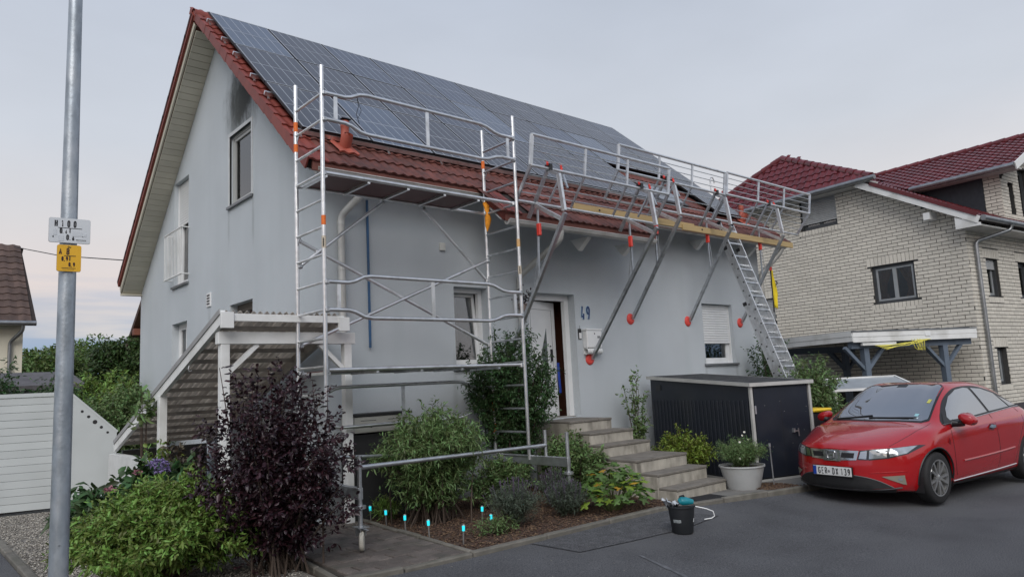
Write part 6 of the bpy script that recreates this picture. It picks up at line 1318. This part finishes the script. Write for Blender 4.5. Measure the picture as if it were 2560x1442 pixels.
shrub('narrow_leaf_bush', 'airy green bush with narrow drooping leaves inside the scaffold feet', 'bush', (.82, -1.22, .03), .72, .60, 1.34, 210, 14, 9, .078, .018, LM, 7, twl=.17, dome=.36, low=.12, droop=.3, spread=.25, jag=.07)
shrub('dark_shrub', 'tall dark green shrub between the window and the front door', 'shrub', (2.70, -.60, .03), .82, .44, 2.25, 200, 17, 9, .062, .026, LD, 8, twl=.2, dome=.28, low=.06, jag=.12)
def lavender(base, r_, H, label, seed):
    t = shrub('lavender', label, 'lavender', base, r_, r_, H, 170, 7, 7, .05, .006, LV, seed, twl=.09, dome=.4, low=.1, smin=.0022, up=.7, group='lavender bushes in the bed')
    rng = np.random.default_rng(seed+50); m_ = MB()
    for k in range(46):
        a = rng.uniform(0, 6.28); q = np.sqrt(rng.uniform(0, 1))*r_; x, y = q*np.cos(a), q*np.sin(a); z = H*(1-.4*(q/r_)**2); m_.tube([(x*.8, y*.8, z*.7), (x, y, z+.06), (x*1.06, y*1.06, z+.10)], [.0015, .0018, .006], 5)
    m_.build('flower_spikes', M('lavender_flower', (.09, .065, .11), .8, 0, .3, 40), t)
lavender((1.20, -2.28, .03), .33, .46, 'big grey green lavender at the front of the bed', 31); lavender((1.98, -2.36, .03), .26, .36, 'small lavender before the right scaffold castor', 32); lavender((2.30, -1.85, .03), .24, .44, 'dark lavender round the right scaffold castor', 33)
shrub('low_perennial', 'leafy plant against the left side of the entrance steps', 'plant', (3.30, -1.15, .03), .36, .62, .80, 110, 9, 7, .07, .032, LM, 11, twl=.14, dome=.45, low=.2)
shrub('low_perennial', 'low light green perennial between the two green shrubs', 'plant', (1.95, -1.15, .03), .50, .36, .62, 90, 8, 7, .06, .026, LM, 12, twl=.12, dome=.5, low=.2)
shrub('bed_seedling', 'sparse low plant on the mulch near the path lights', 'plant', (.78, -2.42, .03), .26, .16, .16, 30, 5, 6, .05, .012, LM, 13, twl=.08, low=.1); shrub('bed_seedling', 'small grassy tuft beside the narrow leafed bush', 'plant', (.50, -.62, .03), .14, .12, .28, 24, 5, 6, .09, .012, LG, 14, twl=.1, low=.1)
shrub('yellow_green_bush', 'yellow green bush between the steps and the black shed', 'bush', (5.22, -1.72, .02), .42, .46, .74, 110, 10, 8, .05, .024, LY, 15, twl=.13, dome=.45, low=.25)
shrub('wall_shoots', 'slender leafy shoots growing up the wall left of the shed', 'plant', (5.72, -.42, .0), .30, .14, 1.5, 14, 16, 6, .07, .034, LM, 16, twl=.12, dome=.15, low=.1, jag=.3)
shrub('climbing_shrub', 'dark feathery shrub growing by the house corner behind the ladder', 'shrub', (10.1, -.55, .0), .75, .30, 2.45, 36, 16, 7, .085, .034, LD, 17, twl=.3, dome=.35, low=.35, droop=.3, jag=.22)
shrub('leafy_shrub', 'fresh green shrub with upright shoots right behind the red car', 'shrub', (8.15, -2.35, .0), .62, .50, 1.62, 90, 14, 8, .10, .026, LM, 18, twl=.22, dome=.30, low=.25, jag=.2)
shrub('leafy_shrub', 'dark shrub standing under the left end of the carport', 'shrub', (11.3, -.7, .0), .55, .5, 1.65, 50, 12, 7, .11, .03, LD, 19, twl=.28, dome=.35, low=.3, jag=.2)
# large-leaved plant, each leaf its own piece
bl_ = thing('big_leaf_plant', 'low plant with broad lobed leaves, a few turned yellow, beside the steps', 'plant', (2.62, -2.52, .03))
lm5 = MB(); ring_ = []
for k in range(25):
    a = math.pi*(.5-2*k/25); r_ = .5*(.72+.28*math.cos(5*(a-math.pi/2)))*(1-.25*math.exp(-((a+math.pi/2+math.pi*1)**2)*4)); ring_.append((r_*math.cos(a), r_*math.sin(a)+.35, -.09*abs(math.cos(a))))
lm5.add([(0, .3, .05)]+ring_, [(0, i+1, (i+1) % 25+1) for i in range(25)])
vl = {'g': M('broad_leaf', (.085, .16, .035), .5, 0, .2, 12, objrand=.35, trans=.25), 'y': M('yellowed_leaf', (.42, .26, .03), .55, 0, .25, 14, objrand=.25, trans=.2), 'l': M('lime_leaf', (.20, .30, .035), .5, 0, .2, 12, objrand=.2, trans=.25)}
base_leaf = {}; rng = np.random.default_rng(40); stm = MB()
for k in range(240):
    a = rng.uniform(0, 6.28); q = np.sqrt(rng.uniform(0, 1)); x, y, z = .50*q*np.cos(a), .42*q*np.sin(a), .50*(1-.6*q*q)*rng.uniform(.55, 1.08)+.05
    kind = 'y' if (rng.random() < .06 and q > .4) else ('l' if rng.random() < .16 else 'g')
    if kind not in base_leaf: o = lm5.build('leaf', vl[kind], bl_, smooth=True); base_leaf[kind] = o
    else: o = inst(base_leaf[kind], bl_)
    s_ = rng.uniform(.10, .17); o.scale = (s_, s_, s_); o.location = (x, y, z); o.rotation_euler = (rng.uniform(-.75, .15), rng.normal(0, .3), math.atan2(y, x)-math.pi/2+rng.normal(0, .5))
    if k < 60: stm.tube([(x*.2, y*.2, 0), (x*.6, y*.6, z*.6), (x, y, z)], [.005, .004, .003], 5, False)
stm.build('stalks', M('leaf_stalk', (.10, .13, .04), .7), bl_)
# tub planting
rng = np.random.default_rng(60)
tp = shrub('daisy_plant', 'feathery green daisies with white flowers growing in the white tub', 'plant', (4.99, -2.89, .30), .36, .36, .36, 150, 9, 8, .045, .007, LM, 61, twl=.11, dome=.4, low=.05, smin=.002, up=.6)
dm = MB(); cm_ = MB()
for x, y, z in ((.06, -.05, .50), (.08, .0, .45), (-.16, -.1, .38), (.05, -.2, .34), (-.22, -.12, .16), (.2, -.12, .30), (.28, 0, .26), (.03, -.12, .40)):
    n_ = 9; k0 = len(dm.v); nrm_ = np.array([-.5+rng.normal(0, .2), -.6+rng.normal(0, .2), .6]); nrm_ = nrm_/np.linalg.norm(nrm_); u_ = np.cross(nrm_, [0, 0, 1.]); u_ /= np.linalg.norm(u_); v2 = np.cross(nrm_, u_)
    for k in range(n_*2): a = math.pi*k/n_; r_ = .018 if k % 2 else .011; dm.v.append(tuple(np.array([x, y, z])+u_*r_*math.cos(a)+v2*r_*math.sin(a)))
    dm.f.append(tuple(range(k0, k0+n_*2))); cm_.lathe([(0, -.004), (.007, 0), (0, .005)], tuple(np.array([x, y, z])+nrm_*.004), 8)
dm.build('daisies', M('petal_white', (.75, .75, .70), .7), tp); cm_.build('daisy_centres', M('daisy_yellow', (.6, .45, .05), .7), tp)
# hydrangea and companions behind the green bush
hy = shrub('hydrangea', 'hydrangea with violet and pink flower heads behind the green bush', 'hydrangea', (-2.12, -.25, .0), .62, .45, .92, 60, 8, 6, .13, .07, LD, 70, twl=.16, dome=.3, low=.4)
def ball(name, c, r_, mat, n=160):
    rng = np.random.default_rng(int(c[0]*1000) % 977); d = unit(rng.normal(0, 1, (n, 3))); d[:, 2] = np.abs(d[:, 2])*.8-.15; leaves(name, np.array(c)+d*r_*np.array([1, 1, .7]), unit(d+rng.normal(0, .8, (n, 3))), .03, .026, mat, hy, fold=.1, rng=rng)
ball('violet_flower', (.02, -.12, .99), .10, M('hydrangea_violet', (.22, .17, .36), .7, 0, .2, 20, island=.25, trans=.2)); ball('violet_flower', (.05, -.16, .93), .07, MATS['hydrangea_violet'], 80); ball('pink_flower', (-.18, -.16, .93), .04, M('hydrangea_pink', (.38, .17, .21), .7, 0, .2, 20, island=.25, trans=.2), 60); ball('pink_flower', (-.46, -.30, .80), .042, MATS['hydrangea_pink'], 60)
shrub('dark_leaf_plant', 'dark glossy leaved plant left of the hydrangea at the end panel', 'plant', (-2.5, .45, .0), .42, .35, .62, 40, 8, 6, .15, .055, LD, 71, twl=.2, dome=.35, low=.3); shrub('post_vine', 'light leafy vine climbing the rear canopy post', 'vine', (-1.60, 1.40, .0), .22, .2, .95, 14, 9, 5, .11, .06, LG, 72, twl=.16, dome=.1, low=.2, jag=.25); shrub('canopy_sprig', 'leafy sprig poking over the side rail of the canopy', 'plant', (-1.66, 1.95, .0), .10, .12, 1.74, 5, 4, 5, .15, .055, LM, 73, twl=.18, dome=.05, low=.75, jag=.08)
shrub('purple_seedling', 'small reddish plant under the canopy rail', 'plant', (-1.62, .6, .0), .30, .3, 1.0, 24, 8, 5, .08, .04, leafmat('leaf_bronze', (.06, .045, .03)), 74, twl=.15, dome=.3, low=.3)
# background greenery
def tree(name, label, base, H, rw, seed, mat, nl=34, lf=.17, trunk=.16):
    rng = np.random.default_rng(seed); t = thing(name, label, 'tree', base, group='trees behind the houses'); m_ = MB(); m_.tube([(0, 0, -.3), (.05, 0, H*.3), (.0, .1, H*.7)], [trunk, trunk*.75, trunk*.3], 9); PP = []; AA = []
    for i in range(nl):
        a = rng.uniform(0, 6.28); h = rng.uniform(.28, .97); rr = rw*math.sqrt(max(.05, 1-((h-.55)/.5)**2))*rng.uniform(.45, 1.0); c = np.array([rr*np.cos(a), rr*np.sin(a), H*h]); m_.tube([(0, 0, H*h*.6), tuple(c*np.array([.5, .5, .9])), tuple(c)], [trunk*.3, trunk*.18, .02], 5, False)
        n = 520; d = unit(rng.normal(0, 1, (n, 3))); PP.append(c+d*np.cbrt(rng.uniform(0.1, 1, (n, 1)))*rw*.36*np.array([1, 1, .75])); AA.append(unit(d+rng.normal(0, .7, (n, 3))))
    m_.build('trunk', bark, t, smooth=True); leaves('crown', np.concatenate(PP), np.concatenate(AA), lf, lf*.5, mat, t, rng=rng, droop=.2)
tree('background_tree', 'broad tree beside the cream house at the left', (.2, 25, -.2), 3.9, 2.0, 80, LF); tree('background_tree', 'dense dark tree in the middle of the background gap', (2.9, 29, -.2), 4.5, 2.5, 81, LF); tree('background_tree', 'tall dark tree nearest the rear house', (2.6, 21.5, -.2), 4.0, 1.5, 82, leafmat('leaf_far_dark', (.065, .11, .033))); tree('background_tree', 'far pale tree low on the horizon between the trees', (-1.5, 34, -.2), 4.0, 3.0, 83, LF)
shrub('garden_shrub', 'large green shrub in the gap between fence panel and grey house', 'shrub', (-.95, 6.3, .0), .72, .8, 1.72, 150, 16, 9, .085, .042, LM, 84, twl=.28, dome=.3, low=.2); shrub('garden_shrub', 'light green shrub behind the house corner further back', 'shrub', (-.75, 8.6, .0), .8, .8, 2.05, 100, 15, 9, .09, .045, LG, 85, twl=.3, dome=.3, low=.35)
shrub('garden_hedge', 'dark loose hedge above the privacy fence at the left edge', 'hedge', (-3.0, 7.0, .0), 1.5, .6, 2.12, 150, 14, 8, .09, .038, LD, 86, twl=.3, dome=.2, low=.45)
leaves('foliage', np.random.default_rng(4).normal(0, .07, (90, 3))+np.array([0, 0, .2]), np.random.default_rng(5).normal(0, 1, (90, 3)), .07, .035, LP_, basket)

# hedge and trees on the far side of the street behind the viewer (seen only as reflections)
rng = np.random.default_rng(99); n = 9000; hx = rng.uniform(-30, 34, n); hp_ = np.stack([hx, -21+rng.normal(0, .5, n), rng.uniform(-.1, 1, n)**.8*(1.9+.5*np.sin(hx*.7)+.35*np.sin(hx*2.3))], 1)
tag(stuff(leaves('street_hedge', hp_, unit(rng.normal(0, 1, (n, 3))), .5, .28, LF, None)), 'long leafy hedge on the opposite side of the street', 'hedge')
for k, (x, y, h, r_) in enumerate(((-9, -24, 6.5, 2.6), (3, -25, 5.5, 2.4), (17, -24, 7, 3.0))): tree('street_tree', f'{ORD[k]} tree from the left across the street behind the hedge', (x, y, -.2), h, r_, 120+k, LF, nl=22, lf=.4)
